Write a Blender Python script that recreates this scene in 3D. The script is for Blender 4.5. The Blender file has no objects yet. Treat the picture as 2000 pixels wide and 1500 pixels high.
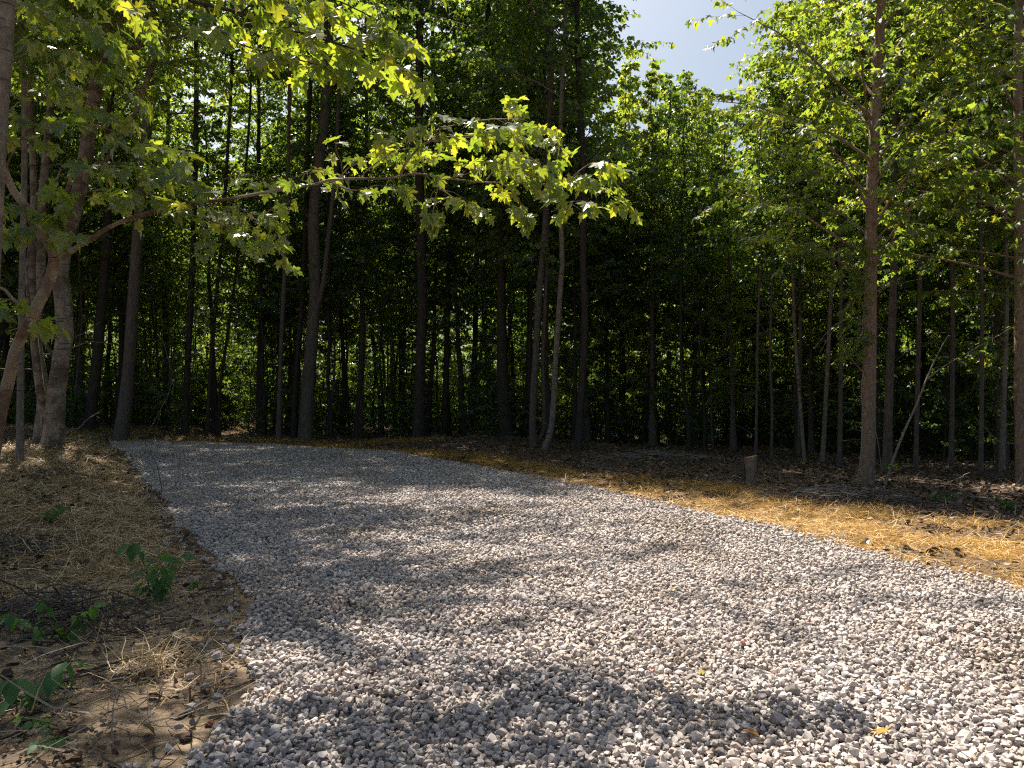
import bpy, bmesh, math, random
import numpy as np
from mathutils import Vector

S = bpy.context.scene
COL = S.collection
rad = math.radians
F = 1511.0            # focal length in photo pixels (photo 2000 x 1500)
CAMZ = 1.5
PITCH = math.atan(40.0 / F)

# ------------------------------------------------------------------ camera
cd = bpy.data.cameras.new('camera')
cam = bpy.data.objects.new('camera', cd)
COL.objects.link(cam)
cd.sensor_width = 36.0
cd.lens = 36.0 * F / 2000.0
cd.clip_start = 0.05
cd.clip_end = 2000
cam.location = (0, 0, CAMZ)
cam.rotation_euler = (math.pi / 2 + PITCH, 0, 0)
S.camera = cam

# ------------------------------------------------------------------ world, sun, exposure
SUN_EL, SUN_AZ = 58.0, -26.0      # azimuth measured from +Y, negative = to the left
W = bpy.data.worlds.new('World')
S.world = W
W.use_nodes = True
wn = W.node_tree
sky = wn.nodes.new('ShaderNodeTexSky')
sky.sky_type = 'NISHITA'
sky.sun_disc = False
sky.sun_elevation = rad(SUN_EL)
sky.sun_rotation = rad(SUN_AZ)
sky.air_density = 1.0
sky.dust_density = 4.5
sky.ozone_density = 1.0
wn.nodes['Background'].inputs['Strength'].default_value = 0.052
_t = wn.nodes.new('ShaderNodeMix')
_t.data_type = 'RGBA'
_t.blend_type = 'MULTIPLY'
_t.inputs[0].default_value = 1.0
_t.inputs[7].default_value = (1.04, 1.09, 1.06, 1)
wn.links.new(sky.outputs[0], _t.inputs[6])
wn.links.new(_t.outputs[2], wn.nodes['Background'].inputs['Color'])
sd = bpy.data.lights.new('sun', 'SUN')
sd.energy = 5.0
sd.angle = rad(0.53)
sd.color = (1.0, 0.91, 0.79)
sun = bpy.data.objects.new('sun', sd)
COL.objects.link(sun)
_d = Vector((math.sin(rad(SUN_AZ)) * math.cos(rad(SUN_EL)), math.cos(rad(SUN_AZ)) * math.cos(rad(SUN_EL)), math.sin(rad(SUN_EL))))
sun.rotation_euler = _d.to_track_quat('Z', 'Y').to_euler()
sun.location = (-10, 20, 30)
S.view_settings.view_transform = 'Standard'
S.view_settings.look = 'None'
S.view_settings.gamma = 1.0
S.view_settings.exposure = 1.36
cy = S.cycles
cy.max_bounces = 10
cy.diffuse_bounces = 6
cy.glossy_bounces = 2
cy.transmission_bounces = 8
cy.transparent_max_bounces = 4
cy.sample_clamp_indirect = 4.0
cy.use_adaptive_sampling = True
cy.adaptive_threshold = 0.02
cy.use_denoising = False
cy.caustics_reflective = False
cy.caustics_refractive = False
cy.filter_width = 1.2

# ------------------------------------------------------------------ helpers: numbers
def sstep(t):
    t = np.clip(t, 0, 1)
    return t * t * (3 - 2 * t)

def P(px, py, Y):
    """point on the ray through photo pixel (px, py) at world depth Y"""
    u = (px - 1000) / F
    v = (750 - py) / F
    y = math.cos(PITCH) - math.sin(PITCH) * v
    z = math.sin(PITCH) + math.cos(PITCH) * v
    k = Y / y
    return Vector((u * k, Y, CAMZ + z * k))

def base_z(x, y):
    return 0.30 * sstep((y - 14) / 12.0) * sstep((7 - x) / 9.0)

def Gbase(px, py):
    Y = 8.0
    for _ in range(60):
        p = P(px, py, Y)
        h = float(base_z(p.x, p.y))
        u = (CAMZ - P(px, py, 1.0).z)
        Y = 0.5 * Y + 0.5 * (CAMZ - h) / max(u, 1e-3)
    p = P(px, py, Y)
    return p.x, p.y

LE_px = [(250, 1640), (335, 1500), (430, 1400), (478, 1290), (478, 1180), (435, 1120), (385, 1075), (330, 1010), (300, 955), (262, 920), (235, 890), (212, 863)]
RE_px = [(2350, 1260), (2000, 1158), (1850, 1118), (1700, 1080), (1570, 1046), (1450, 1018), (1330, 992), (1200, 963), (1100, 943), (1000, 923), (915, 907), (830, 893), (760, 882), (650, 876), (520, 869), (400, 863), (300, 861)]
LE = np.array([Gbase(*p) for p in LE_px])
RE = np.array([Gbase(*p) for p in RE_px])
LE = np.vstack([[-1.1, -4.0], [-1.25, 1.0], LE])
RE = np.vstack([[7.5, -4.0], [5.2, 2.5], RE])
ENDY = LE[-1, 1]

def xl(y):
    return np.interp(y, LE[:, 1], LE[:, 0])

def xr(y):
    return np.interp(y, RE[:, 1], RE[:, 0])

def vnoise(x, y, s=1.0, seed=0):
    """cheap smooth value noise, vectorised"""
    x = np.asarray(x) / s
    y = np.asarray(y) / s
    xi = np.floor(x).astype(np.int64)
    yi = np.floor(y).astype(np.int64)
    fx = x - xi
    fy = y - yi
    fx = fx * fx * (3 - 2 * fx)
    fy = fy * fy * (3 - 2 * fy)
    def h(a, b):
        n = (a * 374761393 + b * 668265263 + seed * 982451653) & 0x7fffffff
        n = ((n ^ (n >> 13)) * 1274126177) & 0x7fffffff
        n = n ^ (n >> 16)
        return (n & 0xffff) / 65535.0
    return (h(xi, yi) * (1 - fx) + h(xi + 1, yi) * fx) * (1 - fy) + (h(xi, yi + 1) * (1 - fx) + h(xi + 1, yi + 1) * fx) * fy

def gz(x, y):
    x = np.asarray(x, float)
    y = np.asarray(y, float)
    z = base_z(x, y)
    d = np.maximum(0, xl(y) - x)
    z = z + 0.42 * sstep(d / 2.4) * sstep((y - 6.5) / 9.0)
    # straw ridge beside the far left end of the drive
    z = z + 0.20 * np.exp(-((x + 9.6) / 1.0) ** 2 - ((y - 18.5) / 2.6) ** 2)
    dr = np.maximum(0, x - xr(y))
    out = sstep(np.maximum(d, dr) / 0.5)
    z = z + out * (0.10 * (vnoise(x, y, 1.7, 3) - 0.5) + 0.05 * (vnoise(x, y, 0.5, 5) - 0.5) + 0.3 * (vnoise(x, y, 6.0, 7) - 0.5) * sstep((y - 15) / 15.0))
    z = z + (1 - out) * 0.05 * (vnoise(x, y, 2.3, 11) - 0.5)
    return z

def g(x, y):
    return float(gz(x, y))

def G(px, py):
    Y = 8.0
    k = (CAMZ - P(px, py, 1.0).z)
    for _ in range(80):
        p = P(px, py, Y)
        Y = 0.6 * Y + 0.4 * (CAMZ - g(p.x, p.y)) / max(k, 1e-3)
    p = P(px, py, Y)
    return Vector((p.x, p.y, g(p.x, p.y)))

# ------------------------------------------------------------------ helpers: meshes
class Buf:
    def __init__(s):
        s.v = []
        s.n = 0
        s.f = []          # arrays (m, k)
    def add(s, v, f):
        s.v.append(np.asarray(v, float).reshape(-1, 3))
        s.f.append(np.asarray(f, np.int64) + s.n)
        s.n += len(s.v[-1])
    def build(s, name, mat, parent=None, smooth=True):
        me = bpy.data.meshes.new(name)
        V = np.concatenate(s.v) if s.v else np.zeros((0, 3))
        me.vertices.add(len(V))
        me.vertices.foreach_set('co', V.astype(np.float32).ravel())
        loops = np.concatenate([a.ravel() for a in s.f])
        tot = np.concatenate([np.full(len(a), a.shape[1]) for a in s.f])
        st = np.concatenate([[0], np.cumsum(tot)[:-1]])
        me.loops.add(len(loops))
        me.loops.foreach_set('vertex_index', loops.astype(np.int32))
        me.polygons.add(len(tot))
        me.polygons.foreach_set('loop_start', st.astype(np.int32))
        me.polygons.foreach_set('use_smooth', np.full(len(tot), smooth))
        me.update(calc_edges=True)
        me.materials.append(mat)
        return link(name, me, parent)

def link(name, data, parent=None):
    o = bpy.data.objects.new(name, data)
    COL.objects.link(o)
    if parent:
        o.parent = parent
    return o

def tag(o, label=None, cat=None, group=None, kind=None):
    if label: o['label'] = label
    if cat: o['category'] = cat
    if group: o['group'] = group
    if kind: o['kind'] = kind
    return o

def empty(name, loc=(0, 0, 0), rz=0.0):
    o = bpy.data.objects.new(name, None)
    COL.objects.link(o)
    o.location = loc
    o.rotation_euler = (0, 0, rz)
    o.empty_display_size = 0.3
    return o

def copy_tree(o, parent=None):
    c = o.copy()
    COL.objects.link(c)
    if parent:
        c.parent = parent
    for ch in list(o.children):
        copy_tree(ch, c)
    return c

def resample(pts, n):
    """Catmull-Rom through the points"""
    p = np.array([list(q) for q in pts], float)
    if len(p) == 2:
        t = np.linspace(0, 1, n)[:, None]
        return p[0] * (1 - t) + p[1] * t
    q = np.vstack([2 * p[0] - p[1], p, 2 * p[-1] - p[-2]])
    m = len(p) - 1
    out = []
    for u in np.linspace(0, m, n):
        i = min(int(u), m - 1)
        t = u - i
        a, b, c, d = q[i], q[i + 1], q[i + 2], q[i + 3]
        out.append(0.5 * ((2 * b) + (-a + c) * t + (2 * a - 5 * b + 4 * c - d) * t * t + (-a + 3 * b - 3 * c + d) * t ** 3))
    return np.array(out)

def tube(buf, pts, radii, sides=6, rough=0.0, rng=None, flare=0.0):
    p = np.asarray(pts, float)
    n = len(p)
    r = np.interp(np.linspace(0, 1, n), np.linspace(0, 1, len(radii)), radii)
    tg = np.gradient(p, axis=0)
    tg /= np.linalg.norm(tg, axis=1)[:, None] + 1e-9
    ref = np.array([1.0, 0, 0]) if abs(tg[0][0]) < 0.8 else np.array([0, 1.0, 0])
    a = np.arange(sides) * 2 * math.pi / sides
    V = np.zeros((n, sides, 3))
    lob = rng.uniform(-1, 1, sides) if rng is not None else np.zeros(sides)
    for i in range(n):
        u = ref - tg[i] * np.dot(ref, tg[i])
        u /= np.linalg.norm(u) + 1e-9
        w = np.cross(tg[i], u)
        ref = u
        rr = np.full(sides, r[i])
        if rough and rng is not None:
            rr = rr * (1 + rough * 0.6 * lob + rough * 0.7 * rng.uniform(-1, 1, sides))
        if flare and i < 4:
            rr = rr * (1 + flare * [1, .42, .15, .05][i] * (1 + 0.7 * lob))
        V[i] = p[i] + rr[:, None] * (np.cos(a)[:, None] * u + np.sin(a)[:, None] * w)
    idx = np.arange(n * sides).reshape(n, sides)
    A = idx[:-1]
    B = idx[1:]
    f = np.stack([A, np.roll(A, -1, 1), np.roll(B, -1, 1), B], -1).reshape(-1, 4)
    buf.add(V.reshape(-1, 3), f)

# leaf outlines: x across, y from the stalk to the tip
def fan(right, cen=(0, 0.3)):
    o = list(right) + [(-x, y) for x, y in reversed(right) if x > 1e-6]
    v = [cen] + o
    m = len(o)
    f = [(0, 1 + i, 1 + (i + 1) % m) for i in range(m)]
    v = np.array(v, float)
    z = 0.22 * np.abs(v[:, 0]) - 0.30 * v[:, 0] ** 2 - 0.22 * v[:, 1] ** 2
    return np.column_stack([v, z]), np.array(f)

MAPLE_HI = fan([(0, 0.06), (.13, -.04), (.30, -.10), (.44, -.02), (.36, .10), (.33, .17), (.50, .22), (.68, .42), (.54, .45), (.50, .53), (.36, .47), (.20, .46), (.27, .62), (.30, .76), (.17, .76), (0, 1.05)])
MAPLE_MID = fan([(0, 0.04), (.38, -.06), (.30, .17), (.62, .44), (.24, .47), (.20, .74), (0, 1.02)])
_ov = np.array([(0, 0, 0), (.26, .22, .07), (.30, .5, .05), (0, .5, -.03), (0, 1.0, -.2), (-.30, .5, .05), (-.26, .22, .07)])
OVAL = (np.array([(0, 0, 0), (.24, .2, .05), (.33, .48, .04), (.18, .8, -.06), (0, 1.05, -.2), (-.18, .8, -.06), (-.33, .48, .04), (-.24, .2, .05), (0, .35, -.03), (0, .7, -.1)]),
        np.array([(0, 1, 8), (1, 2, 8), (2, 9, 8), (2, 3, 9), (3, 4, 9), (0, 8, 7), (7, 8, 6), (6, 8, 9), (6, 9, 5), (5, 9, 4)]))
LOW = (np.array([(0, 0, 0), (.36, .18, .08), (.40, .55, .05), (0, 1.0, -.15), (-.40, .55, .05), (-.36, .18, .08), (0, .4, -.03)]),
       np.array([(0, 1, 6), (1, 2, 6), (2, 3, 6), (3, 4, 6), (4, 5, 6), (5, 0, 6)]))
TINY = (np.array([(0, 0, 0), (.42, .4, .06), (0, 1.0, -.1), (-.42, .45, .06)]), np.array([(0, 1, 2), (0, 2, 3)]))

class Leaves:
    def __init__(s):
        s.p = []; s.h = []; s.s = []
    def add(s, p, h, size):
        s.p.append(p); s.h.append(h); s.s.append(size)
    def mesh(s, buf, tpl, rng, droop=0.35, roll=0.45, tilt=0.35):
        n = len(s.p)
        if not n: return
        p = np.array(s.p, float)
        h = np.array(s.h, float)
        h[:, 2] *= 0.3
        h /= np.linalg.norm(h, axis=1)[:, None] + 1e-9
        sz = np.array(s.s, float)
        dz = -np.tan(np.clip(droop + rng.normal(0, tilt, n), -0.9, 1.35))
        y = h.copy()
        y[:, 2] += dz
        y /= np.linalg.norm(y, axis=1)[:, None]
        side = np.cross(h, [0, 0, 1.0])
        side /= np.linalg.norm(side, axis=1)[:, None] + 1e-9
        up = np.cross(side, y)
        a = rng.normal(0, roll, n)[:, None]
        x = side * np.cos(a) + up * np.sin(a)
        z = np.cross(x, y)
        tv, tf = tpl
        curl = rng.uniform(0.3, 1.9, n)[:, None, None]
        asp = rng.uniform(0.82, 1.12, n)[:, None, None]
        V = (p[:, None, :] + sz[:, None, None] * (tv[None, :, 0, None] * x[:, None, :] * asp + tv[None, :, 1, None] * y[:, None, :] + curl * tv[None, :, 2, None] * z[:, None, :]))
        k = len(tv)
        Fc = tf[None] + (np.arange(n) * k)[:, None, None]
        buf.add(V.reshape(-1, 3), Fc.reshape(-1, tf.shape[1]))

def unit(v):
    v = np.asarray(v, float)
    return v / (np.linalg.norm(v) + 1e-9)

def rotz(v, a):
    c, s_ = math.cos(a), math.sin(a)
    return np.array([v[0] * c - v[1] * s_, v[0] * s_ + v[1] * c, v[2]])

def leafy_twig(wood, lv, rng, base, d, L, r, size, gap, petiole=0.05, sag=0.12):
    """a thin twig with opposite pairs of leaves"""
    d = unit(d)
    m = 4
    pts = [np.asarray(base, float)]
    dd = d.copy()
    for i in range(m - 1):
        dd = unit(dd + np.array([0, 0, -sag]) + rng.normal(0, 0.10, 3))
        pts.append(pts[-1] + dd * L / (m - 1))
    pts = np.array(pts)
    tube(wood, pts, [r, r * 0.4], 3)
    n = max(2, int(L / gap))
    for i in range(n):
        t = 0.15 + 0.85 * (i + rng.uniform(0, .6)) / n
        q = np.array([np.interp(t * (m - 1), range(m), pts[:, k]) for k in range(3)])
        for sgn in (-1, 1):
            if rng.random() < 0.12: continue
            hd = rotz(dd, sgn * rng.uniform(0.5, 1.35))
            lv.add(q + hd * petiole * rng.uniform(.5, 1.5) + np.array([0, 0, rng.uniform(-.03, .02)]), hd, size * rng.uniform(.5, 1.2))
    lv.add(pts[-1], dd, size)

def leafy_limb(wood, lv, rng, pts, r0, r1, size, ntw, tl, gap, sides=5, t0=0.15, updown=0.3, sag=0.12, side_only=None, sub=0):
    pts = np.asarray(pts, float)
    n = len(pts)
    tube(wood, pts, [r0, r1], sides, 0.08, rng)
    for j in range(ntw):
        t = t0 + (1 - t0) * (j + rng.uniform(0, .9)) / ntw
        f = t * (n - 1)
        i = min(int(f), n - 2)
        q = pts[i] + (pts[i + 1] - pts[i]) * (f - i)
        d = unit(pts[i + 1] - pts[i])
        sg = (1 if j % 2 else -1)
        dd = rotz(d, sg * rng.uniform(.5, 1.15))
        dd[2] = d[2] * .5 + rng.uniform(-updown, updown)
        L = tl * (1.15 - .6 * t) * rng.uniform(.6, 1.25)
        if sub:
            m = [q]
            e = unit(dd)
            for _ in range(3):
                e = unit(e + rng.normal(0, .12, 3) + np.array([0, 0, .02]))
                m.append(m[-1] + e * L / 3)
            leafy_limb(wood, lv, rng, m, r1 * 1.1, r1 * .4, size, sub, L * .42, gap, 3, .1, updown, sag)
        else:
            leafy_twig(wood, lv, rng, q, dd, L, r1 * .8, size, gap, sag=sag)
    leafy_twig(wood, lv, rng, pts[-1], unit(pts[-1] - pts[-2]), tl * .6, r1 * .7, size, gap, sag=sag)

def grow(wood, lv, rng, trunk, rad_, crown0, nl, Lf, up0, up1, ntw, tlf, gap, size, sides=8, sub=0, rough=0.06, flare=0.6, ud=.3, bias=None):
    trunk = np.asarray(trunk, float)
    tube(wood, trunk, rad_, sides, rough, rng, flare)
    n = len(trunk)
    for k in range(9 if sides > 5 else 3):          # dead snags below the crown
        t = rng.uniform(.06, max(.1, crown0 * 1.1)); f = t * (n - 1); i = int(f)
        q = trunk[i] + (trunk[min(i + 1, n - 1)] - trunk[i]) * (f - i)
        a = rng.uniform(0, 6.28); L = rng.uniform(.15, 1.3); e = rng.uniform(-.2, .8)
        d = np.array([math.cos(a) * math.cos(e), math.sin(a) * math.cos(e), math.sin(e)])
        tube(wood, [q, q + d * L * .5 + rng.normal(0, .05 * L, 3), q + d * L + rng.normal(0, .08 * L, 3)], [.004 + .008 * L, .003], 4, .1, rng)
    az = rng.uniform(0, 6.28)
    for i in range(nl):
        t = crown0 + (1 - crown0) * (i + rng.uniform(0, 1)) / nl
        f = min(t, 0.999) * (n - 1)
        k = int(f)
        q = trunk[k] + (trunk[k + 1] - trunk[k]) * (f - k)
        r = np.interp(t, np.linspace(0, 1, len(rad_)), rad_)
        az += 2.4 + rng.uniform(-.5, .5)
        tt = (t - crown0) / (1 - crown0 + 1e-6)
        L = Lf(tt) * rng.uniform(.65, 1.2)
        if bias is not None:
            L *= 1 + bias[1] * math.cos(az - bias[0])
        el = up0 + (up1 - up0) * tt + rng.uniform(-.15, .15)
        pts = [q]
        for s_ in range(4):
            e = el * (1 - .22 * s_)
            a2 = az + rng.uniform(-.18, .18)
            pts.append(pts[-1] + L / 4 * np.array([math.cos(a2) * math.cos(e), math.sin(a2) * math.cos(e), math.sin(e)]))
        leafy_limb(wood, lv, rng, pts, max(.008, min(r * .42, L * .0105)), .006, size, ntw, L * tlf + .12, gap, 4, .22, ud, sub=sub)

# ------------------------------------------------------------------ materials
def mat(name):
    m = bpy.data.materials.new(name)
    m.use_nodes = True
    nt = m.node_tree
    b = nt.nodes['Principled BSDF']
    return m, nt, b

def N(nt, t, **kw):
    n = nt.nodes.new(t)
    for k, v in kw.items():
        setattr(n, k, v)
    return n

def ramp(nt, fac, stops):
    r = N(nt, 'ShaderNodeValToRGB')
    e = r.color_ramp.elements
    while len(e) < len(stops): e.new(0.5)
    for i, (p_, c) in enumerate(stops):
        e[i].position = p_
        e[i].color = (*c, 1)
    nt.links.new(fac, r.inputs[0])
    return r.outputs[0]

def leaf_mat(name, cols, trans, tw=0.5, rough=0.42, spec=0.5):
    m, nt, b = mat(name)
    geo = N(nt, 'ShaderNodeNewGeometry')
    c = ramp(nt, geo.outputs['Random Per Island'], cols)
    nt.links.new(c, b.inputs['Base Color'])
    b.inputs['Roughness'].default_value = rough
    b.inputs['Specular IOR Level'].default_value = spec
    tr = N(nt, 'ShaderNodeBsdfTranslucent')
    c2 = ramp(nt, geo.outputs['Random Per Island'], trans)
    nt.links.new(c2, tr.inputs['Color'])
    mx = N(nt, 'ShaderNodeMixShader')
    mx.inputs[0].default_value = tw
    nt.links.new(b.outputs[0], mx.inputs[1])
    nt.links.new(tr.outputs[0], mx.inputs[2])
    nt.links.new(mx.outputs[0], nt.nodes['Material Output'].inputs['Surface'])
    return m

def bark_mat(name, c0, c1, c2, zs=0.35, scale=14, bump=0.6, patch=None, rings=False):
    m, nt, b = mat(name)
    tc = N(nt, 'ShaderNodeTexCoord')
    mp = N(nt, 'ShaderNodeMapping')
    mp.inputs['Scale'].default_value = (1, 1, zs)
    nt.links.new(tc.outputs['Object'], mp.inputs[0])
    n1 = N(nt, 'ShaderNodeTexNoise')
    n1.inputs['Scale'].default_value = scale
    n1.inputs['Detail'].default_value = 8
    n1.inputs['Roughness'].default_value = .7
    nt.links.new(mp.outputs[0], n1.inputs['Vector'])
    col = ramp(nt, n1.outputs[0], [(.3, c0), (.52, c1), (.75, c2)])
    if patch:
        n2 = N(nt, 'ShaderNodeTexNoise')
        n2.inputs['Scale'].default_value = 3.2
        n2.inputs['Detail'].default_value = 4
        nt.links.new(tc.outputs['Object'], n2.inputs['Vector'])
        fr = ramp(nt, n2.outputs[0], [(.48, (0, 0, 0)), (.56, (1, 1, 1))])
        mx = N(nt, 'ShaderNodeMix', data_type='RGBA')
        nt.links.new(fr, mx.inputs[0])
        nt.links.new(col, mx.inputs[6])
        mx.inputs[7].default_value = (*patch, 1)
        col = mx.outputs[2]
    if rings:
        mp2 = N(nt, 'ShaderNodeMapping')
        mp2.inputs['Scale'].default_value = (1.2, 1.2, 9)
        nt.links.new(tc.outputs['Object'], mp2.inputs[0])
        n3 = N(nt, 'ShaderNodeTexNoise')
        n3.inputs['Scale'].default_value = 2.2
        n3.inputs['Detail'].default_value = 3
        nt.links.new(mp2.outputs[0], n3.inputs['Vector'])
        fr = ramp(nt, n3.outputs[0], [(.60, (0, 0, 0)), (.68, (1, 1, 1))])
        mx = N(nt, 'ShaderNodeMix', data_type='RGBA')
        nt.links.new(fr, mx.inputs[0])
        nt.links.new(col, mx.inputs[6])
        mx.inputs[7].default_value = (*[k * .6 for k in c0], 1)
        col = mx.outputs[2]
    nt.links.new(col, b.inputs['Base Color'])
    b.inputs['Roughness'].default_value = .9
    b.inputs['Specular IOR Level'].default_value = .2
    bp = N(nt, 'ShaderNodeBump')
    bp.inputs['Strength'].default_value = bump
    bp.inputs['Distance'].default_value = .03
    nt.links.new(n1.outputs[0], bp.inputs['Height'])
    nt.links.new(bp.outputs[0], b.inputs['Normal'])
    return m

M = {}
M['leaf_near'] = leaf_mat('leaf_near', [(0, (.055, .095, .05)), (.5, (.075, .12, .06)), (1, (.10, .14, .065))],
                          [(0, (.30, .43, .025)), (.6, (.44, .53, .03)), (1, (.60, .58, .035))], .52, .32, .7)
M['leaf_maple'] = leaf_mat('leaf_maple', [(0, (.045, .08, .03)), (.5, (.065, .11, .036)), (1, (.10, .13, .042))],
                           [(0, (.22, .36, .03)), (.6, (.36, .48, .035)), (1, (.55, .56, .04))], .5, .4, .5)
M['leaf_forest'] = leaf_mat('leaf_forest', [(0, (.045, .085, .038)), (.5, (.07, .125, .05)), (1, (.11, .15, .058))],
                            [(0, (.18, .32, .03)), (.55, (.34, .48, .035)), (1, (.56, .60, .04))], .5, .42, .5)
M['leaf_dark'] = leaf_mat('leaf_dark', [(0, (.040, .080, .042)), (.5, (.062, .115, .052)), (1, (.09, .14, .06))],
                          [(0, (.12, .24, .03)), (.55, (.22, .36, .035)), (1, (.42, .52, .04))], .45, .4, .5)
M['leaf_tulip'] = leaf_mat('leaf_tulip', [(0, (.05, .09, .045)), (.5, (.075, .125, .055)), (1, (.12, .15, .055))],
                           [(0, (.32, .48, .06)), (.7, (.48, .58, .07)), (1, (.74, .66, .05))], .55, .42, .5)
M['leaf_plant'] = leaf_mat('leaf_plant', [(0, (.03, .09, .03)), (.5, (.05, .12, .04)), (1, (.07, .15, .045))],
                           [(0, (.10, .30, .04)), (1, (.25, .45, .05))], .35, .5, .35)
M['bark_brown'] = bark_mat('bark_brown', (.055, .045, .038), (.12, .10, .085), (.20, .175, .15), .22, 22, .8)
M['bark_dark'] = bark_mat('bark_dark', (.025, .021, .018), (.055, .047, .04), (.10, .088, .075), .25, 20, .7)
M['bark_grey'] = bark_mat('bark_grey', (.10, .085, .07), (.20, .17, .14), (.32, .28, .24), .5, 16, .5, rings=True)
M['bark_pale'] = bark_mat('bark_pale', (.11, .09, .07), (.25, .21, .165), (.38, .33, .27), .5, 10, .6, patch=(.13, .10, .075), rings=True)
M['bark_red'] = bark_mat('bark_red', (.09, .06, .045), (.18, .12, .085), (.28, .20, .15), .6, 14, .5, patch=(.30, .24, .17))
M['bark_maple'] = bark_mat('bark_maple', (.11, .078, .056), (.24, .175, .13), (.38, .29, .225), .4, 26, .7)
M['dead_wood'] = bark_mat('dead_wood', (.10, .085, .07), (.22, .19, .16), (.38, .34, .29), .6, 20, .4)

# ------------------------------------------------------------------ the ground
def smask(x, y):
    """how much straw lies at a point, 0..1"""
    x = np.asarray(x, float); y = np.asarray(y, float)
    dr = x - xr(y)
    wid = np.interp(y, [5, 8, 10, 13, 17, 22, 27, 30], [6.5, 5.2, 3.6, 3.3, 2.6, 1.6, 1.2, 1.0])
    e = 1.1 * (vnoise(x, y, 1.3, 21) - .5) + .5 * (vnoise(x, y, .4, 22) - .5)
    right = sstep((wid + e * 1.6 - dr) / .6) * (dr > -0.15)
    far = ((y > ENDY - 1.0) & (y < ENDY + 1.4 + e)).astype(float) * (x < -2)
    dl = xl(y) - x
    wl = np.interp(y, [4.4, 5.2, 6, 8, 12, 17, 22, 27], [0.0, .6, 2.6, 4.0, 5.2, 3.2, 2.2, 2.0])
    left = sstep((wl + e * 1.4 - dl) / .8) * sstep((dl - .45 * (y < 7) - .05) / .25) * (dl > -.05) * sstep((y - 4.6) / 1.4)
    n = .22 + .78 * sstep((.65 * vnoise(x, y, .7, 23) + .35 * vnoise(x, y, .25, 24) - .27) / .3)
    return np.clip(np.maximum(np.maximum(right, far), left) * n, 0, 1)

def sand_mask(x, y):
    dl = xl(y) - x
    e = vnoise(x, y, .9, 31) - .5
    return sstep((2.6 + 1.8 * e - dl) / .8) * (dl > -.3) * sstep((8.5 - y + 2 * e) / 2)

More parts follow.
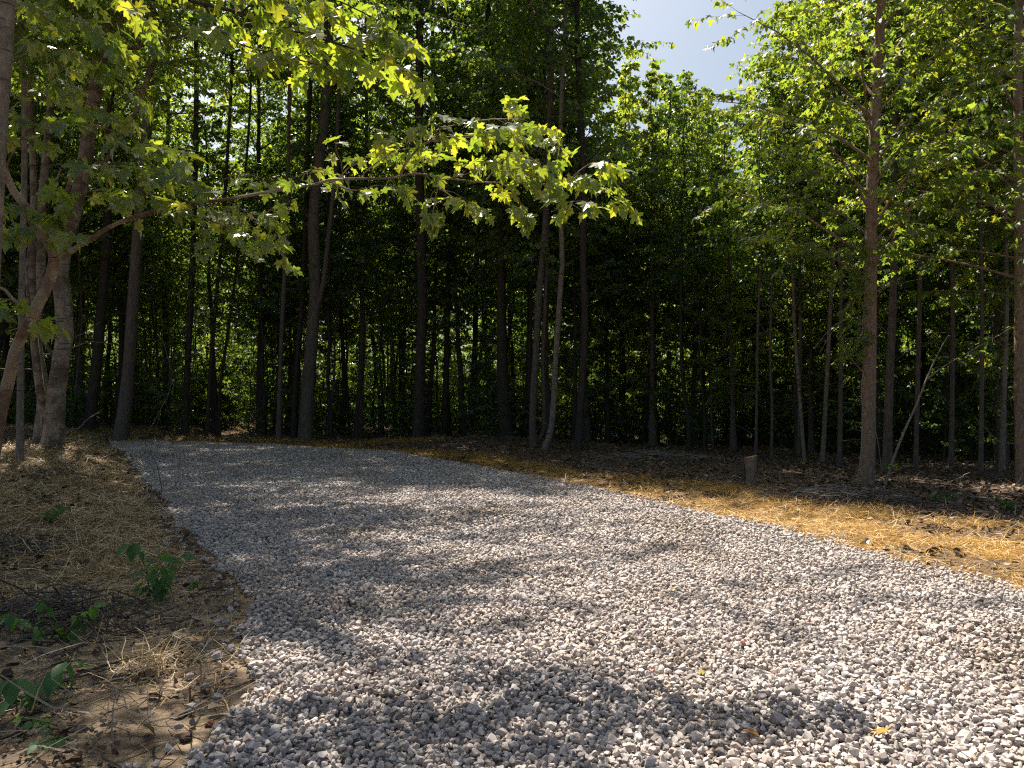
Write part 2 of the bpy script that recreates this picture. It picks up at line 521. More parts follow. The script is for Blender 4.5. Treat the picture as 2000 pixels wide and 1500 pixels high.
def make_ground():
    xs = np.concatenate([-np.geomspace(300, 26, 18), np.arange(-25, -8, .4), np.arange(-8, 10, .12), np.arange(10, 25, .4), np.geomspace(26, 300, 18)])
    ys = np.concatenate([-np.geomspace(200, 8, 12), np.arange(-7, 2, .6), np.arange(2, 14, .10), np.arange(14, 32, .25), np.arange(32, 60, 1.2), np.geomspace(62, 600, 20)])
    X, Y = np.meshgrid(xs, ys)
    Z = gz(X, Y)
    inside = (X > xl(Y) + .12) & (X < xr(Y) - .12) & (Y < ENDY - .1) & (Y > -4)
    Z = Z - inside * .03 - 0.0
    rough = (.03 * (vnoise(X, Y, .22, 41) - .5) + .015 * (vnoise(X, Y, .11, 42) - .5)) * (~inside)
    Z = Z + rough
    n, m = X.shape
    idx = np.arange(n * m).reshape(n, m)
    f = np.stack([idx[:-1, :-1], idx[:-1, 1:], idx[1:, 1:], idx[1:, :-1]], -1).reshape(-1, 4)
    b = Buf()
    b.add(np.stack([X, Y, Z], -1).reshape(-1, 3), f)
    mt, nt, bs = mat('ground_soil')
    o = b.build('ground', mt)
    at = o.data.attributes.new('zone', 'FLOAT_COLOR', 'POINT')
    sm = smask(X, Y).ravel()
    sa = np.broadcast_to(sand_mask(X, Y), X.shape).ravel()
    sd_ = (X < .5 * (xl(Y) + xr(Y))).astype(float).ravel()
    c = np.stack([sm, sa, sd_, np.ones_like(sm)], -1)
    at.data.foreach_set('color', c.astype(np.float32).ravel())
    a = N(nt, 'ShaderNodeAttribute', attribute_name='zone')
    sep = N(nt, 'ShaderNodeSeparateColor')
    nt.links.new(a.outputs['Color'], sep.inputs[0])
    tc = N(nt, 'ShaderNodeTexCoord')
    n1 = N(nt, 'ShaderNodeTexNoise'); n1.inputs['Scale'].default_value = 9; n1.inputs['Detail'].default_value = 10; n1.inputs['Roughness'].default_value = .75
    n2 = N(nt, 'ShaderNodeTexNoise'); n2.inputs['Scale'].default_value = 2.2; n2.inputs['Detail'].default_value = 6
    n3 = N(nt, 'ShaderNodeTexVoronoi'); n3.inputs['Scale'].default_value = 26
    for q in (n1, n2, n3): nt.links.new(tc.outputs['Object'], q.inputs['Vector'])
    lit = ramp(nt, n1.outputs[0], [(.25, (.03, .022, .016)), (.5, (.10, .07, .048)), (.72, (.22, .165, .115))])
    snd = ramp(nt, n1.outputs[0], [(.28, (.11, .08, .052)), (.5, (.27, .20, .13)), (.75, (.44, .345, .24))])
    stw = ramp(nt, n1.outputs[0], [(.3, (.07, .04, .015)), (.5, (.18, .105, .035)), (.75, (.32, .19, .06))])
    old = ramp(nt, n1.outputs[0], [(.3, (.09, .06, .035)), (.5, (.22, .15, .085)), (.75, (.36, .265, .16))])
    m0 = N(nt, 'ShaderNodeMix', data_type='RGBA')
    nt.links.new(sep.outputs[2], m0.inputs[0]); nt.links.new(stw, m0.inputs[6]); nt.links.new(old, m0.inputs[7])
    stw = m0.outputs[2]
    m1 = N(nt, 'ShaderNodeMix', data_type='RGBA'); m2 = N(nt, 'ShaderNodeMix', data_type='RGBA')
    ad = N(nt, 'ShaderNodeMath', operation='MULTIPLY'); nt.links.new(sep.outputs[1], ad.inputs[0])
    dk = ramp(nt, n2.outputs[0], [(.36, (.15, .15, .15)), (.5, (1, 1, 1))])
    nt.links.new(dk, ad.inputs[1])
    nt.links.new(ad.outputs[0], m1.inputs[0]); nt.links.new(lit, m1.inputs[6]); nt.links.new(snd, m1.inputs[7])
    nt.links.new(sep.outputs[0], m2.inputs[0]); nt.links.new(m1.outputs[2], m2.inputs[6]); nt.links.new(stw, m2.inputs[7])
    nt.links.new(m2.outputs[2], bs.inputs['Base Color'])
    bs.inputs['Roughness'].default_value = .95
    bs.inputs['Specular IOR Level'].default_value = .15
    bp = N(nt, 'ShaderNodeBump'); bp.inputs['Strength'].default_value = .9; bp.inputs['Distance'].default_value = .03
    nt.links.new(n1.outputs[0], bp.inputs['Height']); nt.links.new(bp.outputs[0], bs.inputs['Normal'])
    tag(o, kind='structure')

make_ground()

def in_drive(x, y, e=0.0):
    j = .16 * (vnoise(x, y, .22, 50) - .5) + .16 * (vnoise(x, y, .45, 51) - .5) + .16 * (vnoise(x, y, 1.3, 52) - .5)
    return (x > xl(y) + j + e) & (x < xr(y) + j - e) & (y < ENDY - .05)

def make_drive():
    ys = np.concatenate([np.arange(-4, 14, .25), np.arange(14, ENDY, .4), [ENDY]])
    m = 40
    rows = []
    for y in ys:
        a, b_ = float(xl(y)), float(xr(y))
        x = np.linspace(a + .03, b_ - .03, m)
        yy = np.full(m, y)
        z = gz(x, yy) + .012
        z[0] -= .04; z[-1] -= .04
        rows.append(np.stack([x, yy, z], -1))
    V = np.array(rows)
    n = len(ys)
    idx = np.arange(n * m).reshape(n, m)
    f = np.stack([idx[:-1, :-1], idx[:-1, 1:], idx[1:, 1:], idx[1:, :-1]], -1).reshape(-1, 4)
    b = Buf(); b.add(V.reshape(-1, 3), f)
    mt, nt, bs = mat('gravel_bed')
    tc = N(nt, 'ShaderNodeTexCoord')
    v = N(nt, 'ShaderNodeTexVoronoi'); v.inputs['Scale'].default_value = 22
    nt.links.new(tc.outputs['Object'], v.inputs['Vector'])
    c = ramp(nt, v.outputs['Distance'], [(0, (.34, .31, .29)), (.5, (.24, .225, .21)), (.8, (.09, .083, .077))])
    nt.links.new(c, bs.inputs['Base Color'])
    bs.inputs['Roughness'].default_value = .9
    bp = N(nt, 'ShaderNodeBump'); bp.inputs['Strength'].default_value = 1; bp.inputs['Distance'].default_value = .03; bp.invert = True
    nt.links.new(v.outputs['Distance'], bp.inputs['Height']); nt.links.new(bp.outputs[0], bs.inputs['Normal'])
    tag(b.build('gravel_driveway', mt), kind='structure')

make_drive()

def make_stones():
    rng = np.random.default_rng(5)
    protos = []
    for i in range(26):
        bm = bmesh.new()
        q = rng.normal(0, 1, (15 + i % 4, 3))
        q /= np.linalg.norm(q, axis=1)[:, None]
        q *= rng.uniform(.88, 1.08, (len(q), 1))
        q *= np.array([1, rng.uniform(.62, .95), rng.uniform(.5, .8)])
        for p in q: bm.verts.new(p)
        r = bmesh.ops.convex_hull(bm, input=bm.verts)
        bmesh.ops.delete(bm, geom=[v for v in bm.verts if not v.link_faces], context='VERTS')
        bmesh.ops.triangulate(bm, faces=bm.faces)
        bm.verts.ensure_lookup_table()
        bm.verts.index_update()
        protos.append((np.array([v.co[:] for v in bm.verts]), np.array([[v.index for v in f.verts] for f in bm.faces])))
        bm.free()
    X, Y, R, LY = [], [], [], []
    def field(y0, y1, sp, r0, r1, layer, keep=1.0):
        a = min(xl(np.linspace(y0, y1, 40))) - .5
        b_ = max(xr(np.linspace(y0, y1, 40))) + .5
        ymid = y1
        a = max(a, -.84 * y1 - 1.2); b_ = min(b_, .84 * y1 + 1.2)
        gx, gy = np.meshgrid(np.arange(a, b_, sp), np.arange(y0, y1, sp))
        gx = gx.ravel() + rng.uniform(-.5, .5, gx.size) * sp
        gy = gy.ravel() + rng.uniform(-.5, .5, gy.size) * sp
        k = in_drive(gx, gy) & (np.abs(gx) < .82 * gy + 1.1)
        if keep < 1: k &= rng.random(gx.size) < keep
        X.append(gx[k]); Y.append(gy[k]); LY.append(np.full(k.sum(), layer))
        R.append(rng.uniform(r0, r1, k.sum()) ** 1.0)
    field(2.4, 8, .033, .012, .025, 0)
    field(2.4, 8, .044, .009, .027, 1)
    field(8, 14, .040, .014, .027, 0)
    field(8, 14, .075, .014, .032, 1)
    field(14, ENDY, .058, .018, .034, 0)
    # spilled stones beside the edges
    for yy in rng.uniform(2.6, 16, 520):
        left = rng.random() < .5
        o = abs(rng.normal(0, .15)) + .02
        x = float(xl(yy)) - o if left else float(xr(yy)) + o
        X.append([x]); Y.append([yy]); LY.append([0]); R.append([rng.uniform(.012, .030)])
    X = np.concatenate(X); Y = np.concatenate(Y); R = np.concatenate(R); LY = np.concatenate(LY)
    Z = gz(X, Y) + .012 + R * .25 + LY * rng.uniform(.008, .024, len(X)) + .012 * vnoise(X, Y, .25, 61)
    R = R * (1 + .45 * (rng.random(len(X)) < .05))
    n = len(X)
    q = rng.normal(0, 1, (n, 4)); q[:, 1:3] *= .27
    q /= np.linalg.norm(q, axis=1)[:, None]
    w, x, y, z = q.T
    Rm = np.stack([np.stack([1 - 2 * (y * y + z * z), 2 * (x * y - z * w), 2 * (x * z + y * w)], -1),
                   np.stack([2 * (x * y + z * w), 1 - 2 * (x * x + z * z), 2 * (y * z - x * w)], -1),
                   np.stack([2 * (x * z - y * w), 2 * (y * z + x * w), 1 - 2 * (x * x + y * y)], -1)], 1)
    b = Buf()
    kind = rng.integers(0, len(protos), n)
    for k, (pv, pf) in enumerate(protos):
        s_ = np.where(kind == k)[0]
        V = np.einsum('nij,vj->nvi', Rm[s_], pv) * R[s_][:, None, None] + np.stack([X, Y, Z], -1)[s_][:, None, :]
        Fc = pf[None] + (np.arange(len(s_)) * len(pv))[:, None, None]
        b.add(V.reshape(-1, 3), Fc.reshape(-1, 3))
    def crumbs():
        n2 = 9000
        y2 = rng.uniform(2.6, 9, n2); x2 = xl(y2) - np.abs(rng.normal(0, 1.3, n2)) - .02
        r2 = rng.uniform(.003, .012, n2) * np.where(rng.random(n2) < .05, 2.0, 1)
        keep = vnoise(x2, y2, .5, 91) > .35
        x2, y2, r2 = x2[keep], y2[keep], r2[keep]
        c2 = Buf()
        kk = rng.integers(0, len(protos), len(x2))
        for k, (pv, pf) in enumerate(protos):
            s2 = np.where(kk == k)[0]
            V = pv[None] * r2[s2][:, None, None] + np.stack([x2, y2, gz(x2, y2) + r2 * .2 + .004], -1)[s2][:, None, :]
            c2.add(V.reshape(-1, 3), (pf[None] + (np.arange(len(s2)) * len(pv))[:, None, None]).reshape(-1, 3))
        mc, ntc, bc = mat('soil_clod')
        ge = N(ntc, 'ShaderNodeNewGeometry')
        ntc.links.new(ramp(ntc, ge.outputs['Random Per Island'], [(0, (.05, .035, .025)), (.5, (.17, .12, .08)), (1, (.33, .25, .17))]), bc.inputs['Base Color'])
        bc.inputs['Roughness'].default_value = .95
        tag(c2.build('soil_crumbs', mc, smooth=False), 'small clods and crumbs of soil on the bare sandy bank', 'soil crumbs', kind='stuff')
    crumbs()
    mt, nt, bs = mat('gravel_stone')
    geo = N(nt, 'ShaderNodeNewGeometry')
    c = ramp(nt, geo.outputs['Random Per Island'], [(0, (.20, .174, .16)), (.12, (.33, .295, .278)), (.5, (.45, .407, .385)), (.85, (.60, .556, .53)), (1, (.47, .37, .29))])
    tc = N(nt, 'ShaderNodeTexCoord')
    n1 = N(nt, 'ShaderNodeTexNoise'); n1.inputs['Scale'].default_value = 60; n1.inputs['Detail'].default_value = 5
    nt.links.new(tc.outputs['Object'], n1.inputs['Vector'])
    r2 = ramp(nt, n1.outputs[0], [(.3, (.75, .74, .73)), (.7, (1.0, 1.0, 1.0))])
    mx = N(nt, 'ShaderNodeMix', data_type='RGBA', blend_type='MULTIPLY'); mx.inputs[0].default_value = 1
    nt.links.new(c, mx.inputs[6]); nt.links.new(r2, mx.inputs[7])
    n5 = N(nt, 'ShaderNodeTexNoise'); n5.inputs['Scale'].default_value = .8; n5.inputs['Detail'].default_value = 5
    nt.links.new(tc.outputs['Object'], n5.inputs['Vector'])
    r5 = ramp(nt, n5.outputs[0], [(.30, (.74, .69, .62)), (.45, (.98, .95, .92)), (.65, (1, 1, 1))])
    m5 = N(nt, 'ShaderNodeMix', data_type='RGBA', blend_type='MULTIPLY'); m5.inputs[0].default_value = 1
    nt.links.new(mx.outputs[2], m5.inputs[6]); nt.links.new(r5, m5.inputs[7])
    nt.links.new(m5.outputs[2], bs.inputs['Base Color'])
    bs.inputs['Roughness'].default_value = .75
    bs.inputs['Specular IOR Level'].default_value = .3
    o = b.build('gravel', mt, smooth=False)
    tag(o, 'loose crushed grey limestone covering the driveway', 'gravel', kind='stuff')
    print('stones', n)

make_stones()

# ------------------------------------------------------------------ straw, litter, sticks
def strands(name, x, y, z, L, w, mt, rng, tilt=.22, bend=.5, label=None, cat=None):
    n = len(x)
    a = rng.uniform(0, 6.283, n)
    el = rng.normal(0, tilt, n)
    seg = 4
    P0 = np.stack([x, y, z], -1)
    pts = [P0]
    for i in range(seg - 1):
        a = a + rng.normal(0, bend, n) / (seg - 1)
        el = el + rng.normal(0, .25, n) - .1
        d = np.stack([np.cos(a) * np.cos(el), np.sin(a) * np.cos(el), np.sin(el)], -1)
        pts.append(pts[-1] + d * (L / (seg - 1))[:, None])
    pts = np.array(pts)                       # seg, n, 3
    fl = gz(pts[..., 0], pts[..., 1]) + .006
    pts[..., 2] = np.maximum(pts[..., 2], fl)
    side = np.stack([-np.sin(a), np.cos(a), rng.uniform(-.8, .8, n)], -1)
    side /= np.linalg.norm(side, axis=1)[:, None]
    ww = (w * .5)[:, None]
    V = np.stack([pts[0] - side * ww, pts[0] + side * ww, pts[1] - side * ww, pts[1] + side * ww, pts[2] - side * ww, pts[2] + side * ww, pts[3] - side * ww * .5, pts[3] + side * ww * .5], 1)
    f = np.array([[0, 1, 3, 2], [2, 3, 5, 4], [4, 5, 7, 6]])
    Fc = f[None] + (np.arange(n) * 8)[:, None, None]
    b = Buf(); b.add(V.reshape(-1, 3), Fc.reshape(-1, 4))
    o = b.build(name, mt, smooth=False)
    if label: tag(o, label, cat, kind='stuff')
    return o

def simple_rand_mat(name, stops, rough=.7, spec=.3, trans=0.0):
    if trans:
        return leaf_mat(name, stops, stops, trans, rough, spec)
    m, nt, b = mat(name)
    geo = N(nt, 'ShaderNodeNewGeometry')
    nt.links.new(ramp(nt, geo.outputs['Random Per Island'], stops), b.inputs['Base Color'])
    b.inputs['Roughness'].default_value = rough
    b.inputs['Specular IOR Level'].default_value = spec
    return m

M['straw'] = simple_rand_mat('straw', [(0, (.19, .105, .028)), (.35, (.38, .22, .05)), (.8, (.57, .355, .085)), (1, (.66, .48, .20))], .5, .4, .25)
M['straw_old'] = simple_rand_mat('straw_old', [(0, (.17, .11, .055)), (.4, (.38, .265, .13)), (.8, (.62, .46, .235)), (1, (.76, .64, .42))], .5, .4, .2)
M['litter'] = simple_rand_mat('litter', [(0, (.05, .033, .024)), (.4, (.11, .072, .048)), (.8, (.20, .13, .085)), (1, (.33, .25, .18))], .8, .2)
M['twig'] = simple_rand_mat('twig', [(0, (.035, .027, .022)), (.5, (.09, .07, .055)), (1, (.24, .20, .16))], .85, .2)

def make_straw():
    rng = np.random.default_rng(8)
    n = 600000
    y = rng.uniform(3.6, ENDY + 2, n)
    x = rng.uniform(-1, 1, n) * (.82 * y + 1.0)
    m = smask(x, y)
    side = x < .5 * (xl(y) + xr(y))
    m = np.maximum(m, .09 * sand_mask(x, y) * (vnoise(x, y, .4, 29) > .4))
    dens = np.interp(y, [3, 8, 14, 28], [.75, .7, .5, .40])
    k = rng.random(n) < m * dens
    x, y, side = x[k], y[k], side[k]
    z = gz(x, y) + rng.uniform(0, 1, len(x)) ** 2 * .045 * (.4 + smask(x, y)) + .005
    L = rng.uniform(.08, .34, len(x))
    w = rng.uniform(.0026, .0058, len(x)) * np.interp(y, [4, 10, 26], [1, 1.5, 2.6])
    r_ = ~side
    L = np.where(side, L * 1.1, L * .75); w = np.where(side, w * 1.15, w * .85)
    strands('straw', x[r_], y[r_], z[r_], L[r_], w[r_], M['straw'], rng, label='golden straw mulch spread along the right edge of the gravel drive', cat='straw')
    strands('straw', x[side], y[side], z[side], L[side], w[side], M['straw_old'], rng, label='brownish straw mulch spread over the left bank', cat='straw')
    print('straw', len(x))

make_straw()

def litter_leaves():
    rng = np.random.default_rng(9)
    n = 90000
    y = 3 + 37 * rng.random(n) ** .9
    x = rng.uniform(-1, 1, n) * (.82 * y + 1.0)
    k = (~in_drive(x, y, -.1)) & (rng.random(n) < np.clip(1 - smask(x, y) * 1.6, 0, 1) * np.where(y < 8, .8, 1))
    k &= (sand_mask(x, y) < .5) | (rng.random(n) < .18)
    x, y = x[k], y[k]
    lv = Leaves()
    for a, b_, h, s_ in zip(x, y, rng.uniform(0, 6.28, len(x)), rng.uniform(.04, .10, len(x))):
        lv.add((a, b_, 0), (math.cos(h), math.sin(h), 0), s_)
    p = np.array(lv.p); p[:, 2] = gz(p[:, 0], p[:, 1]) + rng.uniform(.008, .04, len(p))
    lv.p = p
    b = Buf()
    lv.mesh(b, LOW, rng, 0.0, .5, .35)
    tag(b.build('leaf_litter', M['litter'], smooth=False), 'dead brown leaf litter over the forest floor and banks', 'leaf litter', kind='stuff')
    # twig litter
    n = 26000
    y = 3 + 30 * rng.random(n)
    x = rng.uniform(-1, 1, n) * (.82 * y + 1.0)
    k = (~in_drive(x, y, -.05)) & (rng.random(n) < np.clip(1.05 - smask(x, y) * .8, 0, 1))
    k &= (sand_mask(x, y) < .5) | (rng.random(n) < .85)
    x, y = x[k], y[k]
    L = rng.uniform(.08, .55, len(x))
    strands('twig_litter', x, y, gz(x, y) + rng.uniform(.005, .05, len(x)), L, rng.uniform(.004, .012, len(x)), M['twig'], rng, .18, .5,
            'fine dead twigs and wood shreds scattered over the soil', 'twig litter')

litter_leaves()

# straw tuft and debris pile on the near left bank
def tuft(px, py, n, r, label):
    rng = np.random.default_rng(int(px))
    c = G(px, py)
    root = Buf()
    x = c.x + rng.normal(0, r, n); y = c.y + rng.normal(0, r * .8, n)
    z = gz(x, y) + rng.uniform(0, .10, n) * np.exp(-((x - c.x) ** 2 + (y - c.y) ** 2) / (r * r))
    o = strands('straw_tuft', x, y, z, rng.uniform(.08, .26, n), rng.uniform(.003, .005, n), M['straw_old'] if px < 1000 else M['straw'], rng, .5, .8)
    tag(o, label, 'straw tuft')

tuft(305, 1305, 520, .17, 'raised clump of dry straw on bare sandy soil beside the gravel')
tuft(1130 + 600, 1010, 260, .25, 'small heap of golden straw on the right verge')

# ------------------------------------------------------------------ forest tree kinds (built once, copied after)
def norm_trunk(rng, H, lean=.03, n=12):
    z = np.linspace(-.15, H, n)
    x = np.cumsum(rng.normal(0, lean * H / n, n)); y = np.cumsum(rng.normal(0, lean * H / n, n))
    x -= x[0]; y -= y[0]
    return np.stack([x, y, z], -1)

def tree_kind(seed, H, r, crown0, nl, Lmax, shape, ntw, gap, size, bark, leafm, tpl, up0=.5, up1=1.15, tlf=.40, lean=.03, name='forest_tree', sub=0, sides=8):
    rng = np.random.default_rng(seed)
    wood, lv = Buf(), Leaves()
    if shape == 'tall':
        Lf = lambda t: Lmax * (.55 + .45 * math.sin(math.pi * min(1, t * 1.1 + .1))) * (1 - .75 * t ** 3)
    elif shape == 'cone':
        Lf = lambda t: Lmax * (1 - .85 * t)
    else:
        Lf = lambda t: Lmax * (.35 + .65 * math.sin(math.pi * t)) * (1 - .5 * t)
    grow(wood, lv, rng, norm_trunk(rng, H, lean), [r, r * .8, r * .62, r * .42, r * .12], crown0, nl, Lf, up0, up1, ntw, tlf, gap, size, sides, sub, ud=.65)
    root = empty(name, (0, 0, -500))
    wood.build('trunk', M[bark], root)
    b = Buf(); lv.mesh(b, tpl, rng, .55, .75, .6)
    b.build('crown', M[leafm], root, smooth=False)
    return root, H, len(lv.p)

kinds = {}
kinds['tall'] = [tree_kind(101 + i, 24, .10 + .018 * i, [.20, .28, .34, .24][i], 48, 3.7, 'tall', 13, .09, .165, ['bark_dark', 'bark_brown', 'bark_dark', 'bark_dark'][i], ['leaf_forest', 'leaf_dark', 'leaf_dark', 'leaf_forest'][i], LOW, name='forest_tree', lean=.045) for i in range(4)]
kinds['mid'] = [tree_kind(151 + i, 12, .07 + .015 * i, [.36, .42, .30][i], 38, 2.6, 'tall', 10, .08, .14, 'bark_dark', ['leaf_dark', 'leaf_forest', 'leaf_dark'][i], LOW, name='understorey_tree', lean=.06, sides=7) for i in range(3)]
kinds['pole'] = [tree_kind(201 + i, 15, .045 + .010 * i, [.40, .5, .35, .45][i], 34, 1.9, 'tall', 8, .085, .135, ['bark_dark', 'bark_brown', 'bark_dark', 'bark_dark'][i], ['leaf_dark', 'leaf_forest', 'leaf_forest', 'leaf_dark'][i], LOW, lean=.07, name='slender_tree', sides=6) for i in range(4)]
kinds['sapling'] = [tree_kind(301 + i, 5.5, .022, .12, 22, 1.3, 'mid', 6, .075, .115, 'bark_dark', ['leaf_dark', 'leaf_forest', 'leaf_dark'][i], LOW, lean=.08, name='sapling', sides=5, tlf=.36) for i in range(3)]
kinds['column'] = [tree_kind(401 + i, 17, .12, .10, 50, 2.1, 'tall', 11, .075, .17, 'bark_brown', 'leaf_tulip', LOW, up0=.8, up1=1.3, name='tulip_tree') for i in range(3)]
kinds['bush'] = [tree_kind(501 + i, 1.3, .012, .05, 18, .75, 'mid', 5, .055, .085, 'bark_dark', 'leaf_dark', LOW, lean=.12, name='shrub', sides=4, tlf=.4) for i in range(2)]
print({k: [a[2] for a in v] for k, v in kinds.items()})
used = set()

def put(kind, i, x, y, s, label, group, rz=None, sz=None, cat='tree'):
    root, H, _ = kinds[kind][i]
    o = root if (kind, i) not in used else copy_tree(root)
    used.add((kind, i))
    o.location = (x, y, g(x, y) - .02)
    tl = {'pole': .05, 'sapling': .09, 'mid': .04}.get(kind, .02)
    o.rotation_euler = (random.gauss(0, tl), random.gauss(0, tl), random.uniform(0, 6.28) if rz is None else rz)
    o.scale = (s, s, sz or s)
    tag(o, label, cat, group)
    return o

YL = [(1120, -500), (1205, -400), (1228, 15), (1245, 45), (1300, 100), (1380, 112), (1420, 110), (1455, 185), (1490, 215), (1520, 165), (1560, -60), (1600, -400)]
def ylim(px):
    return np.interp(px, [a for a, _ in YL], [b for _, b in YL])

def hmax(px, Y, R):
    rp = R * F / Y
    v = max(ylim(q) for q in np.linspace(px - rp, px + rp, 9))
    return P(px, v, Y).z

random.seed(3)
def edgeY(px):          # depth of the forest edge along each image column
    return np.interp(px, [-400, 0, 250, 600, 820, 1050, 1300, 1500, 1700, 2000, 2400], [22, 24, 27.5, 28, 28, 25, 22.5, 20.5, 18.5, 17, 15])

placed = []
def ok(x, y, dmin):
    return all((a - x) ** 2 + (b - y) ** 2 > dmin * dmin for a, b in placed)

LT = 'tall dark-leaved tree deep in the shaded forest wall'
placed += [(-.2, 26.5), (1.2, 25.6), (-3.6, 29)]
for x, Y, k, H, lab in ((-.2, 26.8, 3, 26, 'very tall dark tree at the forest edge, left of the pale bent trunk'), (1.3, 25.4, 0, 24, 'tall dark tree directly behind the pale bent trunk'), (-3.6, 29, 1, 26, 'tall tree behind the thick dark middle trunk')):
    put('tall', k, x, Y, H / 24, lab, 'tall trees filling the forest')
for ring, (d0, d1, num) in enumerate([(1.5, 5, 21), (5, 11, 14), (11, 20, 14), (20, 34, 22)]):
    for i in range(num):
        for _ in range(20):
            px = -350 + (2750) * (i + random.uniform(0, 1)) / num
            Y = edgeY(px) + random.uniform(d0, d1)
            x = (px - 1000) / F * Y
            if ok(x, Y, 2.2): break
        placed.append((x, Y))
        R = 3.0
        H = random.uniform(20, 27) if Y > 24 else random.uniform(15, 20)
        hm = hmax(px, Y, R * .5)
        if hm < H:
            hm2 = hmax(px, Y, 1.3)
            H = min(H, hm2) * random.uniform(.90, 1.0)
            k = random.randrange(3)
            s_ = H / 17
            put('column', k, x, Y, s_, 'narrow upright tulip tree below the open gap of sky', 'narrow trees below the sky gap')
        else:
            k = random.randrange(4)
            put('tall', k, x, Y, H / 24, ['tall leafy tree in the forest wall behind the drive', LT, 'tall tree with bare lower trunk inside the forest', 'tall brown-barked tree inside the forest'][k], 'tall trees filling the forest')
for i in range(60):
    px = -250 + 2550 * (i + random.random()) / 60
    Y = edgeY(px) + random.uniform(.8, 14)
    x = (px - 1000) / F * Y
    H = min(random.uniform(9, 14), hmax(px, Y, 2.0))
    put('mid', random.randrange(3), x, Y, H / 12, 'mid-height leafy tree under the taller forest canopy', 'mid-height trees in the forest wall')
for i in range(130):
    px = random.uniform(-200, 2250) if i % 3 else px + random.uniform(-45, 45)
    Y = edgeY(px) + random.uniform(.3, 24)
    x = (px - 1000) / F * Y
    H = min(random.uniform(8, 16), hmax(px, Y, 1.5))
    put('pole', random.randrange(4), x, Y, H / 15, 'slender dark-stemmed tree standing among the forest trunks', 'slender trees crowding the forest')
for i in range(270):
    px = -150 + 2350 * (i + random.random()) / 270
    Y = edgeY(px) + (random.uniform(5 if 1180 < px < 1680 else .5, 12) if i % 3 == 0 else random.uniform(9, 32))
    x = (px - 1000) / F * Y
    put('sapling', random.randrange(3), x, Y, random.uniform(.6, 1.4), 'leafy understorey sapling under the forest canopy', 'understorey saplings', cat='sapling')
for i in range(200):
    px = -100 + 2200 * (i + random.random()) / 200
    Y = edgeY(px) + (random.uniform(.2, 9) if px < 1150 else random.uniform(3.5, 12)) + (14 if i % 2 else 0)
    x = (px - 1000) / F * Y
    put('bush', i % 2, x, Y, random.uniform(.6, 1.5), 'low shaded shrub at the foot of the forest edge', 'shrubs along the forest edge', cat='shrub')

for i in range(90):
    px = -100 + 2200 * (i + random.random()) / 90
    Y = edgeY(px) + random.uniform(8, 28)
    x = (px - 1000) / F * Y
    put('bush', i % 2, x, Y, random.uniform(1.7, 2.7), 'large shaded shrub deep among the forest trunks', 'shrubs deep in the forest', cat='shrub')
# far wood closing the view behind
def far_wood():
    rng = np.random.default_rng(77)
    lv = Leaves()
    n = 80000
    px = rng.uniform(-700, 2700, n)
    Y = rng.uniform(56, 80, n)
    x = (px - 1000) / F * Y
    top = np.array([min(17, P(a, ylim(a) + 60, b).z) for a, b in zip(px, Y)])
    z = .2 + rng.random(n) ** 1.35 * top * (.75 + .25 * vnoise(x, Y, 4, 78))
    h = rng.uniform(0, 6.28, n)
    lv.p = np.stack([x, Y, z], -1); lv.h = np.stack([np.cos(h), np.sin(h), 0 * h], -1); lv.s = rng.uniform(.3, .6, n)
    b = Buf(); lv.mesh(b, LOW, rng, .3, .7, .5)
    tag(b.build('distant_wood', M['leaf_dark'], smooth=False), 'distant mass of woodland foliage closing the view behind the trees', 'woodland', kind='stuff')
far_wood()

# ------------------------------------------------------------------ individually shaped trees
def tree_px(name, pts, Y, diam, bark, leafm, label, crown0=.5, nl=24, Lmax=2.0, size=.14, H=16, seed=1, ntw=7, gap=.09, tpl=LOW, stems=(), sides=10, flare=.3, up0=.2, up1=.9, sub=0, group=None, bias=None, tlf=.34, rough=.05):
    """pts: photo pixels up the trunk; the first is the foot"""
    rng = np.random.default_rng(seed)
    foot = P(*pts[0], Y)
    fz = g(foot.x, Y)
    w = [np.array([foot.x, Y, fz - .12])] + [np.array(P(a, b, Y)) for a, b in pts[1:]]
    d = unit(w[-1] - w[-2]); d = unit(d + np.array([0, 0, 1.0]))
    while w[-1][2] < fz + H:
        w.append(w[-1] + d * 2.0 + rng.normal(0, .08, 3))
    origin = np.array([foot.x, Y, fz])
    L = resample([q - origin for q in w], 26)
    root = empty(name, origin)
    wood, lv = Buf(), Leaves()
    r = diam * .44
    grow(wood, lv, rng, L, [r, r * .9, r * .75, r * .55, r * .12], crown0, nl, lambda t: Lmax * (.55 + .45 * math.sin(math.pi * min(1, t + .2))) * (1 - .6 * t ** 3), up0, up1, ntw, tlf, gap, size, sides, sub, rough, flare, ud=.5, bias=bias)
    wood.build('trunk', M[bark], root)
    for st, r0, r1 in stems:
        bb = Buf()
        tube(bb, resample([np.array(P(a, b, Y + c)) - origin for a, b, c in st], 18), [r0, r1], 8, .05, rng)
        bb.build('stem', M[bark], root)
    b = Buf(); lv.mesh(b, tpl, rng, .45, .6, .5)
    b.build('crown', M[leafm], root, smooth=False)
    return tag(root, label, 'tree', group)

